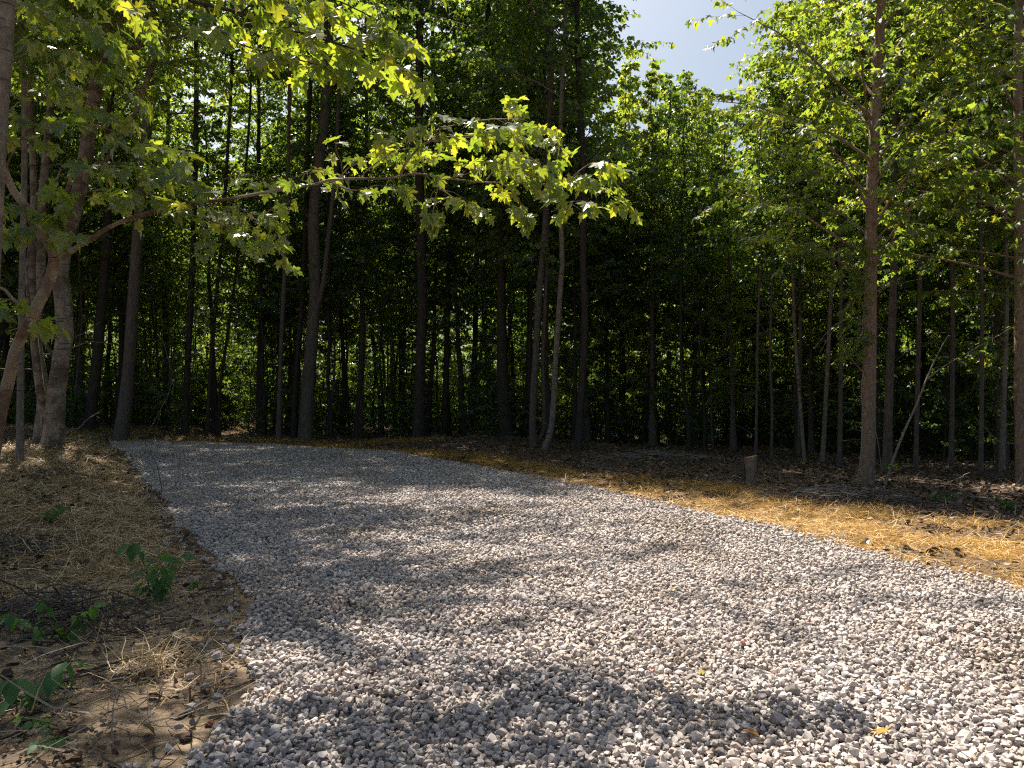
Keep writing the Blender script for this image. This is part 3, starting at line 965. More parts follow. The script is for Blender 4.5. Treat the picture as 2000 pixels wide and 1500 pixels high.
# left side
tree_px('pale_tree', [(105, 868), (112, 760), (128, 640), (118, 520), (148, 400), (166, 320), (185, 180), (210, 70), (245, -30)], 18, .44, 'bark_pale', 'leaf_forest',
        'pale mottled thick trunk leaning right at the left edge of the drive', crown0=.50, nl=44, Lmax=4.4, H=18, seed=11, sides=14, tpl=MAPLE_MID, size=.15, ntw=11, bias=(-.3, .5),
        stems=[([(196, 330, -.1), (252, 245, -.4), (290, 150, -.6), (325, 70, -.8), (365, 10, -1)], .05, .03), ([(190, 320, -.1), (228, 238, -.3), (262, 185, -.4), (285, 160, -.6)], .03, .02), ([(92, 850, .1), (70, 700, .2), (62, 560, .3), (66, 380, .3), (60, 150, .4), (80, -40, .4)], .10, .06), ([(98, 840, -.1), (122, 740, .1), (60, 610, .0), (60, 470, 0), (120, 330, 0)], .05, .02)])
tree_px('forest_tree', [(76, 860), (84, 760), (70, 660), (78, 540), (82, 400), (100, 200), (110, 0)], 19.5, .32, 'bark_pale', 'leaf_dark', 'grey trunk close behind the pale mottled tree', crown0=.5, nl=16, Lmax=2.6, H=15, seed=12)
tree_px('forest_tree', [(236, 850), (250, 740), (257, 640), (266, 500), (276, 380), (290, 220), (296, 60)], 25, .44, 'bark_brown', 'leaf_dark', 'straight grey-brown trunk at the far left corner of the gravel', crown0=.35, nl=34, Lmax=3.0, H=21, seed=13)
tree_px('forest_tree', [(172, 838), (186, 740), (196, 630), (206, 500), (212, 380), (216, 150)], 27, .42, 'bark_dark', 'leaf_dark', 'dark trunk between the pale mottled tree and the straight grey-brown trunk', crown0=.4, nl=30, Lmax=3.0, H=21, seed=14)
tree_px('forest_tree', [(598, 862), (600, 780), (608, 680), (616, 560), (612, 430), (622, 330), (638, 190), (642, 60)], 27.2, .52, 'bark_brown', 'leaf_forest', 'large straight brown trunk at the far gravel edge, a second stem beside it', crown0=.52, nl=54, Lmax=4.0, ntw=11, H=24, seed=15, sides=14,
        stems=[([(604, 850, .1), (612, 640, -.1), (630, 560, -.1), (645, 430, -.1), (655, 330, -.1), (664, 120, -.1)], .10, .06)])
tree_px('slender_tree', [(544, 864), (548, 700), (556, 520), (562, 380), (566, 100)], 26.8, .17, 'bark_brown', 'leaf_forest', 'thin straight trunk left of the large brown trunk', crown0=.55, nl=40, Lmax=3.0, ntw=10, H=21, seed=16)
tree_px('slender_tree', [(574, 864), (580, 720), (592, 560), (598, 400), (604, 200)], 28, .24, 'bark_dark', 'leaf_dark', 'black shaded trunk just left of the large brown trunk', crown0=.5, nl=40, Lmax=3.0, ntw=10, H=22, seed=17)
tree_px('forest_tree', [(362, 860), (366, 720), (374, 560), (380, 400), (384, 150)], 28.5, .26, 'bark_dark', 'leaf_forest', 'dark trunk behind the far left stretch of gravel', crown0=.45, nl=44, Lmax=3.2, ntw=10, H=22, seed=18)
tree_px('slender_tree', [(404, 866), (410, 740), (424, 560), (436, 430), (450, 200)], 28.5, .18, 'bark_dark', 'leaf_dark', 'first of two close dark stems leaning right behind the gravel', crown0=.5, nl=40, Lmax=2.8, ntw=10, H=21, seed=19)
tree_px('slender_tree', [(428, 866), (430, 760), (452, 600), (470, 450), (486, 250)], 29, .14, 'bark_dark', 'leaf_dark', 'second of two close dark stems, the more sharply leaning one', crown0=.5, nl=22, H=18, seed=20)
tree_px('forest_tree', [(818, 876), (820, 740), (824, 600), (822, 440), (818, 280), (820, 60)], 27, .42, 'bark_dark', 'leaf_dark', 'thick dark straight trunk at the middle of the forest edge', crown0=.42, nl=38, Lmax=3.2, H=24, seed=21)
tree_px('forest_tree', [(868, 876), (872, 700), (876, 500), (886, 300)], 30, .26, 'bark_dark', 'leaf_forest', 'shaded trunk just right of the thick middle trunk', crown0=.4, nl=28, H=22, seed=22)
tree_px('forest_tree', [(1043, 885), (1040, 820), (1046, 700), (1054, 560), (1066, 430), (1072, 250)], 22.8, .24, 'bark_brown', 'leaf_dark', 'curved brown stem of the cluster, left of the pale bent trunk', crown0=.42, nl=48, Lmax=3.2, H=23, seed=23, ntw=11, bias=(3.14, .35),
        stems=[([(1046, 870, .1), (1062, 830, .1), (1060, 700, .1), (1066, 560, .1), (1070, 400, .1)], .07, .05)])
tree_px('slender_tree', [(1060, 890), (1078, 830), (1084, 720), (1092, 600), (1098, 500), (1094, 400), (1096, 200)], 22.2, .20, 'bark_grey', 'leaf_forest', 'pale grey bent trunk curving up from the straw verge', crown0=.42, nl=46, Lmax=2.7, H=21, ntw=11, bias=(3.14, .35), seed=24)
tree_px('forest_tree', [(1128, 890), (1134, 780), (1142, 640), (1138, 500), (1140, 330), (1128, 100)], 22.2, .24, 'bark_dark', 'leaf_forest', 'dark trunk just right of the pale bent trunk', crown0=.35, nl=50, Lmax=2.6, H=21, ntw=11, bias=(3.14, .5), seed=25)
# right side
tree_px('slender_tree', [(1476, 905), (1478, 780), (1480, 640), (1486, 480)], 20.5, .09, 'bark_brown', 'leaf_dark', 'thin stem directly behind the cut stump', crown0=.5, nl=18, Lmax=1.6, H=9.5, seed=26)
tree_px('slender_tree', [(1506, 906), (1508, 800), (1504, 680), (1510, 520)], 20.5, .10, 'bark_brown', 'leaf_dark', 'thin straight stem right of the cut stump', crown0=.5, nl=18, Lmax=1.6, H=9, seed=27)
tree_px('slender_tree', [(1572, 905), (1566, 830), (1556, 700), (1550, 600), (1546, 480)], 20.2, .11, 'bark_grey', 'leaf_forest', 'grey stem leaning left midway between stump and large right trunk', crown0=.5, nl=20, Lmax=1.8, H=11, seed=28)
tree_px('slender_tree', [(1606, 905), (1612, 800), (1618, 680), (1624, 560), (1632, 440), (1640, 200)], 20.2, .14, 'bark_grey', 'leaf_forest', 'grey trunk leaning slightly right, nearest left of the large right trunk', crown0=.5, nl=22, Lmax=2.0, H=12, seed=29)
tree_px('forest_tree', [(1732, 925), (1736, 780), (1742, 640), (1746, 500), (1748, 250)], 17.5, .22, 'bark_brown', 'leaf_forest', 'shaded brown trunk just right of the large lit trunk', crown0=.4, nl=30, Lmax=2.4, H=15, seed=30)
tree_px('slender_tree', [(1788, 920), (1792, 760), (1796, 600), (1798, 450), (1804, 200)], 17.8, .13, 'bark_brown', 'leaf_maple', 'straight shaded trunk behind the leaning bare sapling', crown0=.4, nl=26, Lmax=2.2, H=14, seed=31, tpl=MAPLE_MID)
tree_px('slender_tree', [(1956, 930), (1960, 800), (1964, 680), (1966, 560), (1962, 300)], 17, .12, 'bark_grey', 'leaf_forest', 'thin grey trunk left of the tree at the right picture edge', crown0=.4, nl=24, Lmax=2.2, H=13, seed=32)
tree_px('maple_tree', [(1693, 948), (1696, 860), (1698, 700), (1700, 560), (1702, 430), (1706, 300), (1716, 130), (1722, -20)], 14.3, .29, 'bark_maple', 'leaf_maple',
        'large sunlit maple with straight grey-brown trunk on the right verge', crown0=.30, nl=56, Lmax=3.1, H=14, seed=33, tpl=MAPLE_MID, size=.125, gap=.085, ntw=11, sides=16, up0=.65, up1=1.15, flare=.04, rough=.02, tlf=.38)
tree_px('maple_tree', [(1996, 948), (1994, 860), (1992, 700), (1992, 540), (1990, 380), (1988, 150)], 14.5, .24, 'bark_maple', 'leaf_maple',
        'lit maple trunk standing at the right picture edge', crown0=.28, nl=58, Lmax=3.1, H=14, seed=34, tpl=MAPLE_MID, size=.118, gap=.08, ntw=10, sides=14, up0=.4, up1=1.0, flare=.08, rough=.02)
for (px, Y, d, H, lab, sd_) in ((1858, 18.2, .12, 14, 'slim maple behind the leaning sapling, full of small lit leaves', 35), (1640, 19.6, .13, 12.5, 'slim lit maple behind and left of the large sunlit maple', 36), (1560, 21.5, .11, 10.5, 'low slim maple under the right side of the sky gap', 37), (1915, 16.6, .10, 12, 'slim maple just left of the trunk at the right picture edge', 38)):
    tree_px('maple_tree', [(px, 915), (px + 3, 600), (px - 4, 300)], Y, d, 'bark_brown', 'leaf_maple', lab, crown0=.28, nl=44, Lmax=2.3, H=H, seed=sd_, tpl=MAPLE_MID, size=.14, gap=.08, ntw=10, up0=.5, up1=1.1)

# leaning bare sapling beside the large maple
def leaning_sapling():
    rng = np.random.default_rng(44)
    Y = 13.9
    f = P(1727, 952, Y); f.z = g(f.x, f.y)
    org = np.array(f)
    root = empty('sapling', f)
    wood, lv = Buf(), Leaves()
    q = lambda a, b, c=0: np.array(P(a, b, Y + c)) - org
    tube(wood, resample([q(1726, 956), q(1742, 905), q(1765, 845), q(1790, 790), q(1812, 735), q(1832, 690), q(1852, 655)], 20), [.026, .021, .015, .006], 7, .06, rng)
    tube(wood, resample([q(1809, 742), q(1840, 718), q(1870, 700), q(1920, 672), (q(1975, 640))], 12), [.011, .005], 6, .05, rng)
    for a, b in ((1850, 650), (1862, 700), (1905, 680), (1940, 660), (1975, 640), (1742, 905), (1740, 908), (1885, 690)):
        leafy_twig(wood, lv, rng, q(a, b), rng.normal(0, 1, 3) * np.array([1, 1, .3]), .22, .004, .11, .07)
    wood.build('trunk', M['dead_wood'], root)
    b = Buf(); lv.mesh(b, MAPLE_MID, rng); b.build('crown', M['leaf_forest'], root, smooth=False)
    tag(root, 'bare thin sapling leaning right beside the large sunlit maple', 'sapling')
leaning_sapling()

# vines and dead twigs on the large maple
def vine():
    rng = np.random.default_rng(45)
    Y = 14.1
    f = P(1684, 944, Y); f.z = g(f.x, f.y)
    org = np.array(f)
    root = empty('vine', f)
    wood, lv = Buf(), Leaves()
    q = lambda a, b, c=0: np.array(P(a, b, Y + c)) - org
    tube(wood, resample([q(1674, 950), q(1680, 900), q(1686, 820), q(1682, 760), q(1690, 700), q(1684, 640), q(1692, 560), q(1690, 470)], 30), [.012, .006], 5, .1, rng)
    tube(wood, resample([q(1722, 925), q(1716, 870), q(1708, 820), q(1708, 700)], 14), [.008, .006], 5, .1, rng)
    for a, b, c, d in ((1692, 600, 1600, 690), (1690, 615, 1590, 680), (1700, 640, 1740, 655), (1695, 670, 1720, 640), (1706, 575, 1760, 560), (1700, 655, 1712, 700), (1690, 560, 1655, 600)):
        m = ((a + c) / 2 + rng.uniform(-8, 8), (b + d) / 2 - rng.uniform(5, 25))
        tube(wood, resample([q(a, b), q(*m, -.2), q(c, d, -.3)], 10), [.008, .003], 4, .1, rng)
    for _ in range(110):
        a, b = rng.normal(1670, 17), rng.uniform(455, 690)
        if a > 1697: a = 1697 - (a - 1697)
        leafy_twig(wood, lv, rng, q(a, b, rng.uniform(-.4, .1)), rng.normal(0, 1, 3) * np.array([1, 1, .5]) + [0, 0, -.6], .28, .003, .055, .033, .02)
    wood.build('stem', M['dead_wood'], root)
    b = Buf(); lv.mesh(b, LOW, rng); b.build('leaves', M['leaf_maple'], root, smooth=False)
    tag(root, 'leafy climbing vine and curling dead tendrils on the large sunlit maple trunk', 'vine')
vine()

# ------------------------------------------------------------------ the near left trees
def near_trees():
    rng = np.random.default_rng(60)
    # leaning tree whose long limb reaches across the picture
    foot = P(-40, 960, 8.4); foot.z = g(foot.x, foot.y)
    org = np.array(foot)
    root = empty('leaning_maple', foot)
    def q(a, b, c): return np.array(P(a, b, c)) - org
    wood, lv = Buf(), Leaves()
    tr = resample([np.array([0, 0, -.15]), q(-8, 855, 8.3), q(18, 740, 8.2), (q(32, 680, 8.1)), q(72, 600, 8.0), q(98, 545, 8.0), q(106, 505, 8.0)], 24)
    tube(wood, tr, [.080, .062, .055, .056, .052], 14, .05, rng, .3)
    up = resample([q(106, 505, 8.0), q(88, 455, 8.0), q(60, 415, 8.0), q(28, 375, 8.0), q(5, 320, 7.9), q(-25, 200, 7.8), q(-40, 0, 7.6), q(-20, -250, 7.4), q(20, -500, 7.2)], 30)
    tube(wood, up, [.048, .04, .034, .028], 10, .05, rng)
    tube(wood, resample([q(92, 465, 8.0), q(110, 420, 7.9), q(135, 360, 7.8), q(142, 322, 7.7)], 10), [.024, .014], 7, .05, rng)
    tube(wood, resample([q(60, 612, 8.0), q(30, 590, 7.8), q(0, 560, 7.7), q(-60, 555, 7.6)], 8), [.02, .012], 6, .05, rng)
    wood.build('trunk', M['bark_red'], root)
    wood = Buf()
    main = resample([q(108, 506, 8.0), q(160, 475, 7.9), q(230, 438, 7.7), q(330, 408, 7.4), q(430, 392, 7.0), q(520, 373, 6.7), q(600, 360, 6.4), q(660, 350, 6.2), q(760, 345, 5.95), q(815, 338, 5.85), q(900, 350, 5.7), q(1000, 356, 5.6), q(1100, 362, 5.5), q(1190, 372, 5.4)], 60)
    main += np.cumsum(rng.normal(0, .0045, main.shape), 0) * np.linspace(1, .2, 60)[:, None]
    tube(wood, main, [.030, .020, .013, .009, .006, .003], 9, .12, rng)
    lvA = Leaves()
    def limb(pts, r0, ntw, tl, gap=.095, size=.102, ud=.5, sag=.10, L=None, r1=.0035):
        leafy_limb(wood, L or lvA, rng, resample([q(*p) for p in pts], 12), r0, r1, size, ntw, tl, gap, 5, .08, ud, sag)
    # sunlit sprays toward the tip
    limb([(780, 343, 5.9), (795, 315, 5.85), (822, 285, 5.8), (860, 270, 5.75), (930, 265, 5.7), (1000, 250, 5.65), (1060, 255, 5.6), (1085, 275, 5.55)], .011, 13, .34)
    limb([(950, 352, 5.65), (980, 315, 5.5), (1010, 300, 5.4), (1040, 310, 5.3)], .006, 6, .26)
    limb([(660, 350, 6.2), (690, 320, 6.15), (740, 300, 6.1), (800, 290, 6.05)], .007, 7, .28)
    limb([(540, 368, 6.6), (580, 345, 6.5), (620, 330, 6.4), (650, 345, 6.4)], .006, 5, .26)
    limb([(640, 352, 6.3), (690, 372, 6.2), (740, 362, 6.1), (790, 372, 6.0)], .006, 5, .20)
    limb([(830, 342, 5.8), (870, 375, 5.7), (900, 395, 5.6), (930, 405, 5.5)], .006, 5, .22)
    limb([(860, 345, 5.75), (850, 390, 5.6), (845, 420, 5.5)], .004, 3, .10, ud=.1, sag=.35)
    limb([(980, 356, 5.6), (1010, 385, 5.45), (1025, 415, 5.35)], .005, 4, .16, sag=.3)
    limb([(1040, 360, 5.55), (1075, 385, 5.4), (1100, 395, 5.3), (1130, 392, 5.2)], .005, 5, .22)
    limb([(1100, 362, 5.5), (1130, 335, 5.45), (1160, 318, 5.4), (1190, 325, 5.35)], .005, 5, .18)
    limb([(1140, 367, 5.45), (1180, 375, 5.35), (1210, 395, 5.3)], .005, 5, .20)
    limb([(880, 348, 5.7), (930, 335, 5.6), (980, 330, 5.5), (1050, 345, 5.4)], .005, 7, .24)
    limb([(990, 255, 5.65), (1000, 225, 5.65), (1005, 205, 5.7)], .003, 2, .12, size=.09)
    limb([(700, 348, 6.1), (760, 300, 5.9), (850, 255, 5.6), (940, 235, 5.4), (1010, 232, 5.3)], .006, 8, .28)
    limb([(440, 390, 7.0), (500, 420, 6.8), (545, 400, 6.7)], .006, 4, .22)
    # drooping cluster in shade at the middle of the limb
    limb([(330, 408, 7.4), (390, 425, 7.2), (450, 445, 7.0), (510, 470, 6.9), (545, 490, 6.8)], .009, 13, .42)
    limb([(350, 403, 7.3), (420, 400, 7.0), (480, 420, 6.8), (520, 440, 6.7)], .008, 9, .38)
    limb([(380, 400, 7.2), (420, 360, 7.1), (470, 340, 7.0), (520, 350, 6.9)], .006, 4, .3)
    wood.build('branch', M['bark_red'], root)
    # boughs of the upper stem
    wood = Buf()
    for pts in ([(142, 322, 7.7), (190, 328, 7.6), (240, 325, 7.4), (300, 332, 7.2), (370, 342, 7.0)],
                [(110, 420, 7.9), (150, 380, 7.7), (230, 370, 7.4), (300, 385, 7.2)],
                [(10, 330, 7.9), (40, 270, 7.7), (80, 240, 7.5), (150, 238, 7.3), (240, 262, 7.0), (330, 300, 6.8)],
                [(-10, 250, 7.8), (50, 190, 7.6), (120, 180, 7.4), (200, 215, 7.1), (270, 260, 7.0)],
                [(-25, 180, 7.8), (40, 110, 7.6), (110, 95, 7.4), (190, 130, 7.1), (250, 180, 7.0)],
                [(-35, 80, 7.7), (40, 40, 7.5), (120, 30, 7.2), (190, 60, 7.0)],
                [(-38, -20, 7.6), (50, -50, 7.4), (140, -60, 7.2), (230, -20, 7.0), (280, 40, 6.9)],
                [(-30, -150, 7.6), (80, -190, 7.3), (220, -200, 7.0), (360, -150, 6.7)],
                [(-20, -250, 7.5), (120, -330, 7.1), (280, -360, 6.7), (450, -330, 6.3)],
                [(-10, 560, 7.7), (-30, 590, 7.3), (10, 610, 7.1), (60, 620, 6.9)],
                [(0, 420, 7.9), (30, 400, 7.6), (60, 440, 7.3), (90, 450, 7.1)]):
        leafy_limb(wood, lvA, rng, resample([q(*p) for p in pts], 12), .010, .0035, .165, 8 if pts[0][1] < 500 else 4, .50, .115, 5, .12, .3, .10)
    wood.build('bough', M['bark_red'], root)
    b = Buf(); lvA.mesh(b, MAPLE_HI, rng, .7, .6, .55)
    b.build('crown', M['leaf_near'], root, smooth=False)
    tag(root, 'reddish leaning maple at the left edge with a long limb reaching across the drive', 'tree')

    # straight trunk in the top left corner
    rng = np.random.default_rng(61)
    foot = P(-75, 1100, 6.6); foot.z = g(foot.x, foot.y)
    org = np.array(foot)
    root = empty('maple_tree', foot)
    wood, lv = Buf(), Leaves()
    tr = resample([np.array([0, 0, -.15]), q(-40, 800, 6.6), q(-22, 500, 6.6), q(-9, 280, 6.6), q(10, 0, 6.6), q(22, -300, 6.6), q(30, -700, 6.5)], 26)
    tube(wood, tr, [.11, .095, .085, .075, .06], 14, .04, rng, .3)
    wood.build('trunk', M['bark_grey'], root)
    wood = Buf()
    for pts, nt_, tl in (([(22, -350, 6.6), (150, -150, 6.5), (300, -30, 6.4), (385, 5, 6.3), (470, 25, 6.2), (560, 55, 6.1), (640, 80, 6.0), (720, 105, 5.9), (790, 135, 5.8)], 19, .42),
                         ([(470, 25, 6.2), (520, -10, 6.1), (600, -20, 6.0), (700, 20, 5.9), (770, 60, 5.8)], 12, .40),
                         ([(400, 10, 6.3), (430, 60, 6.2), (480, 90, 6.1), (560, 110, 6.0), (630, 130, 5.95)], 9, .34),
                         ([(24, -420, 6.6), (200, -300, 6.3), (400, -200, 6.0), (620, -150, 5.7), (800, -60, 5.5)], 16, .55)):
        leafy_limb(wood, lv, rng, resample([q(*p) for p in pts], 20), .022 if nt_ > 12 else .009, .005, .15, nt_, tl, .10, 6, .3 if nt_ > 12 else .1, .3, .10)
    wood.build('bough', M['bark_dark'], root)
    b = Buf(); lv.mesh(b, MAPLE_HI, rng, .6, .55, .5)
    b.build('crown', M['leaf_near'], root, smooth=False)
    tag(root, 'pale grey trunk in the top left corner with a bough of lit leaves overhead', 'tree')
near_trees()

# trees on the left bank whose crowns shade the drive
for (px, Y, d, H, Lm, c0, bs_, sd_, lab) in ((-130, 12, .26, 14, 4.0, .45, .45, 71, 'tree on the left bank, its crown reaching in from the left side'),
                                (38, 14.5, .13, 14, 3.8, .50, .5, 72, 'slim tree on the left bank behind the reddish leaning maple'),
                                (-330, 9.5, .22, 13, 3.2, .42, .0, 73, 'tree outside the left side shading the near bank'),
                                (-30, 16.5, .24, 18, 5.6, .42, .55, 74, 'tall tree on the left bank beyond the picture edge'),
                                (-60, 20.5, .28, 22, 6.2, .42, .65, 75, 'tall tree far back on the left bank')):
    tree_px('maple_tree', [(px, 900), (px + 4, 600), (px + 10, 300)], Y, d, 'bark_grey', 'leaf_maple', lab, crown0=c0, nl=80 if H > 20 else 56, Lmax=Lm, H=H, seed=sd_, tpl=MAPLE_MID, size=.15, gap=.075, ntw=12, bias=(-.2, bs_))

# ------------------------------------------------------------------ stump
def stump():
    rng = np.random.default_rng(90)
    f = G(1465, 944)
    root = empty('stump', f)
    b = Buf()
    h = .50; r = .118
    z = np.linspace(-.1, h, 12)
    tube(b, [(0.01 * math.sin(k * 7), 0, k) for k in z], [r * 1.15, r * 1.0, r, r], 22, .09, rng, .45)
    b.build('trunk', M['bark_maple'], root)
    bm = bmesh.new()
    vs = [bm.verts.new((r * 1.01 * math.cos(a) * rng.uniform(.94, 1.02), r * 1.01 * math.sin(a) * rng.uniform(.94, 1.02), h - .004 + .03 * math.cos(a))) for a in np.linspace(0, 6.283, 19)[:-1]]
    lo = [bm.verts.new((v.co.x, v.co.y, h - .05)) for v in vs]
    bm.faces.new(vs)
    for i in range(18): bm.faces.new((lo[i], lo[(i + 1) % 18], vs[(i + 1) % 18], vs[i]))
    me = bpy.data.meshes.new('cut_face'); bm.to_mesh(me); bm.free()
    m, nt, bs = mat('cut_wood')
    tc = N(nt, 'ShaderNodeTexCoord'); wv = N(nt, 'ShaderNodeTexWave', wave_type='RINGS', rings_direction='Z'); wv.inputs['Scale'].default_value = 22; wv.inputs['Distortion'].default_value = 2
    nt.links.new(tc.outputs['Object'], wv.inputs[0])
    nt.links.new(ramp(nt, wv.outputs[0], [(0, (.30, .13, .04)), (1, (.5, .27, .10))]), bs.inputs['Base Color'])
    bs.inputs['Roughness'].default_value = .8
    me.materials.append(m)
    link('cut_face', me, root)
    bb = Buf()
    for k in range(5):
        a = 2.6 + k * .22
        tube(bb, [(math.cos(a) * r * 1.1, math.sin(a) * r * 1.1, .05), (math.cos(a) * r * 1.25, math.sin(a) * r * 1.25, .3), (math.cos(a) * r * 1.5, math.sin(a) * r * 1.5, .42 + .03 * k)], [.022, .018, .006], 5, .2, rng)
    bb.build('bark_strip', M['bark_brown'], root)
    tag(root, 'short sawn tree stump with orange cut top on the right verge', 'stump')
stump()

# ------------------------------------------------------------------ sticks, brush and small plants
def stick(pts, r, label, matn='dead_wood', name='fallen_branch', lift=.02, Y=None, cat='branch', side=2):
    rng = np.random.default_rng(int(pts[0][0] * 7 + pts[0][1]))
    w = []
    for p in pts:
        if len(p) == 3: w.append(np.array(P(*p)))
        else:
            a = G(*p); w.append(np.array([a.x, a.y, a.z + lift]))
    org = w[0].copy()
    b = Buf()
    main = resample([k - org for k in w], 14)
    main += rng.normal(0, r * .5, main.shape)
    tube(b, main, [r, r * .7, r * .35], 6, .1, rng)
    L = np.linalg.norm(main[-1] - main[0])
    for i in range(side):
        k = 4 + i * 3
        d = rotz(unit(main[-1] - main[0]), rng.choice([-1, 1]) * .7) + [0, 0, .25]
        tube(b, resample([main[k], main[k] + d * L * .15, main[k] + d * L * .3 + [0, 0, -.01]], 6), [r * .5, r * .2], 4, .1, rng)
    o = b.build(name, M[matn])
    o.location = org
    tag(o, label, cat)
    return o

stick([(0, 1395), (110, 1345), (230, 1300), (330, 1290)], .012, 'long dark stick lying across the sandy soil at lower left', 'bark_dark')
stick([(0, 1330), (120, 1352), (250, 1335)], .008, 'thin dark stick above the bottom left corner', 'bark_dark')
stick([(0, 1270), (90, 1240), (200, 1215), (300, 1190)], .02, 'thick weathered branch in the debris pile at left', 'bark_brown')
stick([(0, 1225), (80, 1200), (170, 1170)], .016, 'shorter weathered branch atop the debris pile', 'dead_wood')
stick([(-20, 1120, 4.9), (60, 1160, 4.9), (150, 1200, 4.9), (230, 1225, 4.8)], .007, 'thin dark stem arching down across the debris at left', 'bark_dark', lift=.1)
stick([(390, 1155), (440, 1150), (520, 1125)], .006, 'short dark twig crossing onto the gravel edge', 'bark_dark')
stick([(20, 995), (60, 985), (75, 968)], .015, 'short broken stick on the straw bank at far left', 'bark_dark')
stick([(152, 838, 17.5), (170, 820, 17.5), (190, 808, 17.4), (200, 804, 17.4)], .012, 'pale twig sticking up from the straw mound by the mottled tree', 'dead_wood')
stick([(1850, 945), (1870, 935, 14.3), (1895, 922, 14.2)], .012, 'pale curved twig rising right of the leaning sapling', 'dead_wood')
stick([(1560, 958), (1600, 966), (1650, 978), (1720, 985)], .02, 'weathered branch lying in the brush heap left of the big maple', 'dead_wood')
stick([(1600, 985), (1660, 975), (1700, 960)], .014, 'thin branch crossing the brush heap', 'dead_wood')
stick([(1270, 880), (1290, 890), (1300, 905)], .01, 'small broken stick at the forest edge', 'dead_wood')
stick([(0, 1452), (70, 1430), (150, 1440)], .006, 'short thin twig lowest in the left corner', 'bark_dark')

def brush(px, py, n, rx, ry, label, seed, matn='dead_wood', R=.010, Ls=(.3, .9)):
    rng = np.random.default_rng(seed)
    c = G(px, py); b = Buf()
    for i in range(n):
        x = c.x + rng.normal(0, rx); y = c.y + rng.normal(0, ry)
        a = rng.uniform(0, 3.14) if seed in (92, 93) else rng.normal(0.2, .9); L = rng.uniform(*Ls)
        d = np.array([math.cos(a), math.sin(a), rng.normal(0, .13)])
        p = np.array([x, y, g(x, y) + rng.uniform(.01, .16) * math.exp(-((x - c.x) / rx) ** 2 * .5)])
        pts = [p - d * L / 2, p + rng.normal(0, .05, 3), p + d * L / 2]
        for k in pts: k[2] = max(k[2], g(k[0], k[1]) + .005)
        r = R * rng.uniform(.3, 1.3)
        tube(b, resample([k - np.array(c) for k in pts], 6), [r, r * .5], 4, .15, rng)
    o = b.build('brush_pile' if seed == 91 else 'stick_debris', M[matn]); o.location = c
    tag(o, label, 'brush pile', kind='stuff' if seed != 91 else None)
brush(1610, 972, 120, .55, .28, 'heap of dry broken branches left of the large sunlit maple', 91)
brush(95, 1215, 260, .36, .24, 'dark tangle of sticks and roots on the near left bank', 92, 'bark_brown', .0065, (.08, .36))
brush(30, 1080, 200, .35, .30, 'dark twiggy debris on the bank at the left edge', 93, 'bark_brown', .006, (.08, .4))
brush(1300, 897, 130, .8, .3, 'scattered brush at the shaded middle forest edge', 94, 'dead_wood', .012, (.3, 1.0))
brush(1700, 985, 110, .45, .16, 'low scatter of broken sticks in front of the large maple', 95, 'bark_brown', .009)

def plant(px, py, stems, label, seed, size=.15, h=.4):
    rng = np.random.default_rng(seed)
    f = G(px, py)
    root = empty('broadleaf_plant', f)
    wood, lv = Buf(), Leaves()
    for k in range(stems):
        a = rng.uniform(0, 6.28); L = h * rng.uniform(.65, 1.1)
        pts = resample([np.array([math.cos(a) * .03, math.sin(a) * .03, -.02]), np.array([math.cos(a) * .10, math.sin(a) * .10, L * .55]), np.array([math.cos(a) * .24, math.sin(a) * .24, L])], 8)
        tube(wood, pts, [.005, .0025], 5)
        for i in range(2, 8):
            for s_ in (-1, 1):
                if rng.random() < .15: continue
                hd = rotz(unit([math.cos(a), math.sin(a), 0]), s_ * rng.uniform(.7, 1.7))
                lv.add(pts[i] + hd * .02, hd, size * rng.uniform(.55, 1.15))
        lv.add(pts[-1], unit([math.cos(a), math.sin(a), 0]), size)
    wood.build('stem', M['leaf_plant'], root)
    b = Buf(); lv.mesh(b, OVAL, rng, .5, .35, .35); b.build('leaves', M['leaf_plant'], root, smooth=True)
    tag(root, label, 'plant')
plant(300, 1170, 4, 'bushy broad-leaved green plant on the straw near the gravel edge', 51, .125, .42)
plant(110, 1262, 3, 'broad-leaved plant growing out of the dark debris pile', 52, .10, .26)
plant(35, 1385, 2, 'large-leaved green plant in front of the debris at the left edge', 53, .12, .24)
plant(80, 1020, 2, 'pale green sprout on the straw bank at the left edge', 54, .10, .2)
plant(375, 1150, 1, 'tiny yellow-green seedling by the gravel edge', 55, .05, .10)
plant(150, 1432, 2, 'small low seedling on bare sand at the lower left', 56, .05, .08)
plant(1828, 980, 3, 'small green weed on the brown ground right of the large maple', 57, .08, .16)
plant(1985, 1000, 3, 'green weed on the brown ground at the right picture edge', 58, .09, .16)

# wiry vine rising from the gravel edge
stick([(312, 1005), (316, 960, 11.5), (304, 900, 11.5), (283, 868, 11.5), (300, 825, 11.5), (330, 770, 11.5), (334, 735, 11.5), (326, 690, 11.5), (318, 665, 11.5)], .007,
      'thin wiry stem rising from the left gravel edge', 'bark_brown', name='wiry_stem', cat='stem', side=1)

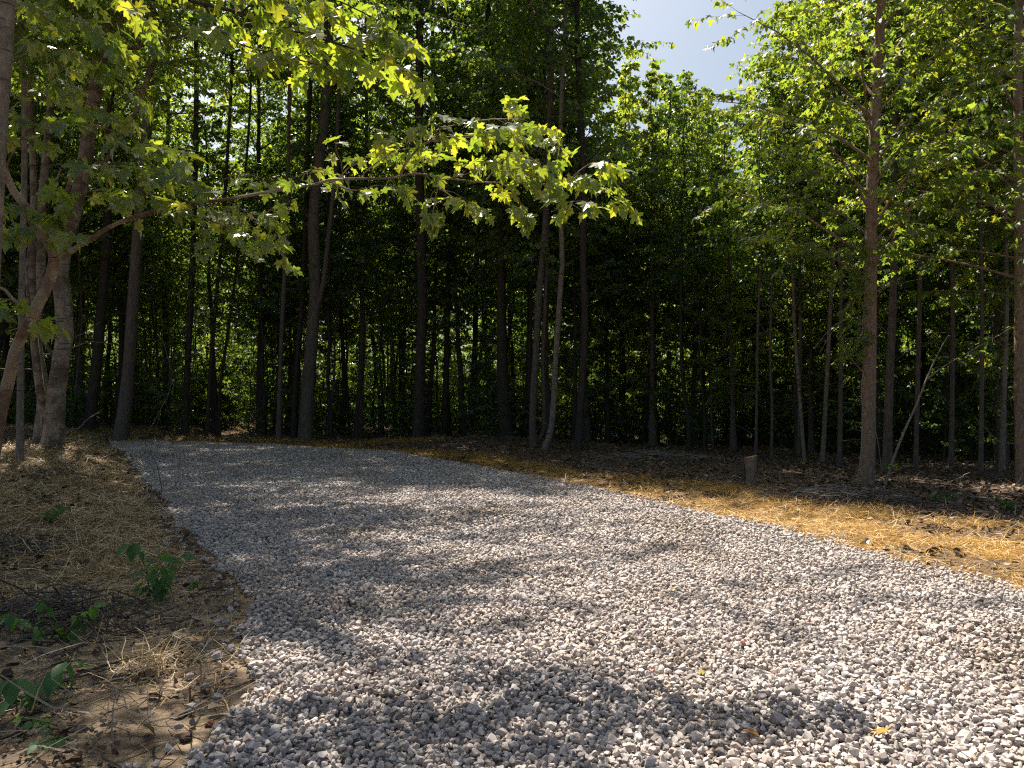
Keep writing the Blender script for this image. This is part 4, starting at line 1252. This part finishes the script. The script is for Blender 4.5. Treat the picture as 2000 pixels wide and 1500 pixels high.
# stones and fallen leaves lying on their own
def rock(px, py, r, label, col):
    rng = np.random.default_rng(int(px))
    bm = bmesh.new()
    bmesh.ops.create_icosphere(bm, subdivisions=3, radius=1)
    for v in bm.verts:
        n_ = v.co.normalized()
        v.co = n_ * (1 + .18 * math.sin(n_.x * 4 + px) * math.cos(n_.y * 3.3) + .10 * math.sin(n_.z * 7 + n_.x * 5)) * r
        v.co.z *= .75
    me = bpy.data.meshes.new('rock'); bm.to_mesh(me); bm.free()
    m = bark_mat('rock_%d' % px, tuple(c * .6 for c in col), col, tuple(c * 1.4 for c in col), 1, 20, .4)
    me.materials.append(m)
    o = link('rock', me); f = G(px, py); o.location = (f.x, f.y, f.z + r * .4)
    tag(o, label, 'rock')
rock(362, 1445, .028, 'dark brown clod standing on the sand near the bottom gravel edge', (.06, .04, .03))
rock(348, 1410 - 10, .035, 'tan stone half buried in the sand', (.22, .15, .09))
rock(488, 1300, .035, 'brown stone on the left rim of the gravel', (.12, .08, .055))
rock(410, 1418, .022, 'reddish stone flat on the sand beside the gravel', (.14, .06, .035))

fl = [(1725, 1455, .085, (.62, .38, .03), 'bright yellow fallen leaf on the gravel at the bottom right'),
      (1452, 1452, .10, (.40, .17, .02), 'orange-brown curled fallen leaf on the gravel at the bottom'),
      (1476, 1440, .05, (.30, .02, .02), 'dark red fallen leaf touching the orange-brown curled one'),
      (1278, 1325, .05, (.42, .015, .02), 'crimson fallen leaf inside the branch shadow'),
      (1456, 1272, .05, (.35, .05, .05), 'pinkish red fallen leaf above the branch shadow'),
      (1316, 1163, .045, (.70, .36, .02), 'small amber fallen leaf in the middle of the gravel'),
      (1481, 1128, .05, (.45, .04, .02), 'small red fallen leaf farthest up the lit gravel'),
      (1582, 1236, .07, (.16, .06, .02), 'dark brown fallen leaf on the lit gravel at right'),
      (736, 1331, .06, (.15, .06, .02), 'brown fallen leaf in the shadow left of centre'),
      (685, 1192, .07, (.10, .06, .03), 'withered grey-brown leaf near the dappled shade'),
      (982, 1190, .05, (.35, .09, .05), 'faded red-brown leaf at the centre of the gravel'),
      (1376, 1333, .06, (.55, .45, .08), 'yellow-green fallen leaf in the branch shadow'),
      (985, 1327, .06, (.30, .04, .05), 'deep red leaf half hidden between the dark stones'),
      (1775, 1368, .05, (.35, .16, .05), 'tan fallen leaf on the lit gravel toward the right')]
for i, (px, py, s_, c, lab) in enumerate(fl):
    c = tuple(.55 * k for k in c)
    rng = np.random.default_rng(700 + i)
    f = G(px, py)
    lv = Leaves(); h = rng.uniform(0, 6.28)
    lv.add((0, 0, 0), (math.cos(h), math.sin(h), 0), s_ * .75)
    b = Buf(); lv.mesh(b, MAPLE_HI, rng, -.05, .4, .25)
    m = leaf_mat('fallen_%d' % i, [(0, c), (1, c)], [(0, c), (1, c)], .3, .5, .4)
    o = b.build('fallen_leaf', m, smooth=True)
    o.location = (f.x, f.y, f.z + .055)
    tag(o, lab, 'leaf', 'fallen leaves on the gravel')

# stray template roots that were never placed are not left under the ground
for kd, lst in kinds.items():
    for i, (root, _, _) in enumerate(lst):
        if (kd, i) not in used:
            for ch in list(root.children): bpy.data.objects.remove(ch)
            bpy.data.objects.remove(root)
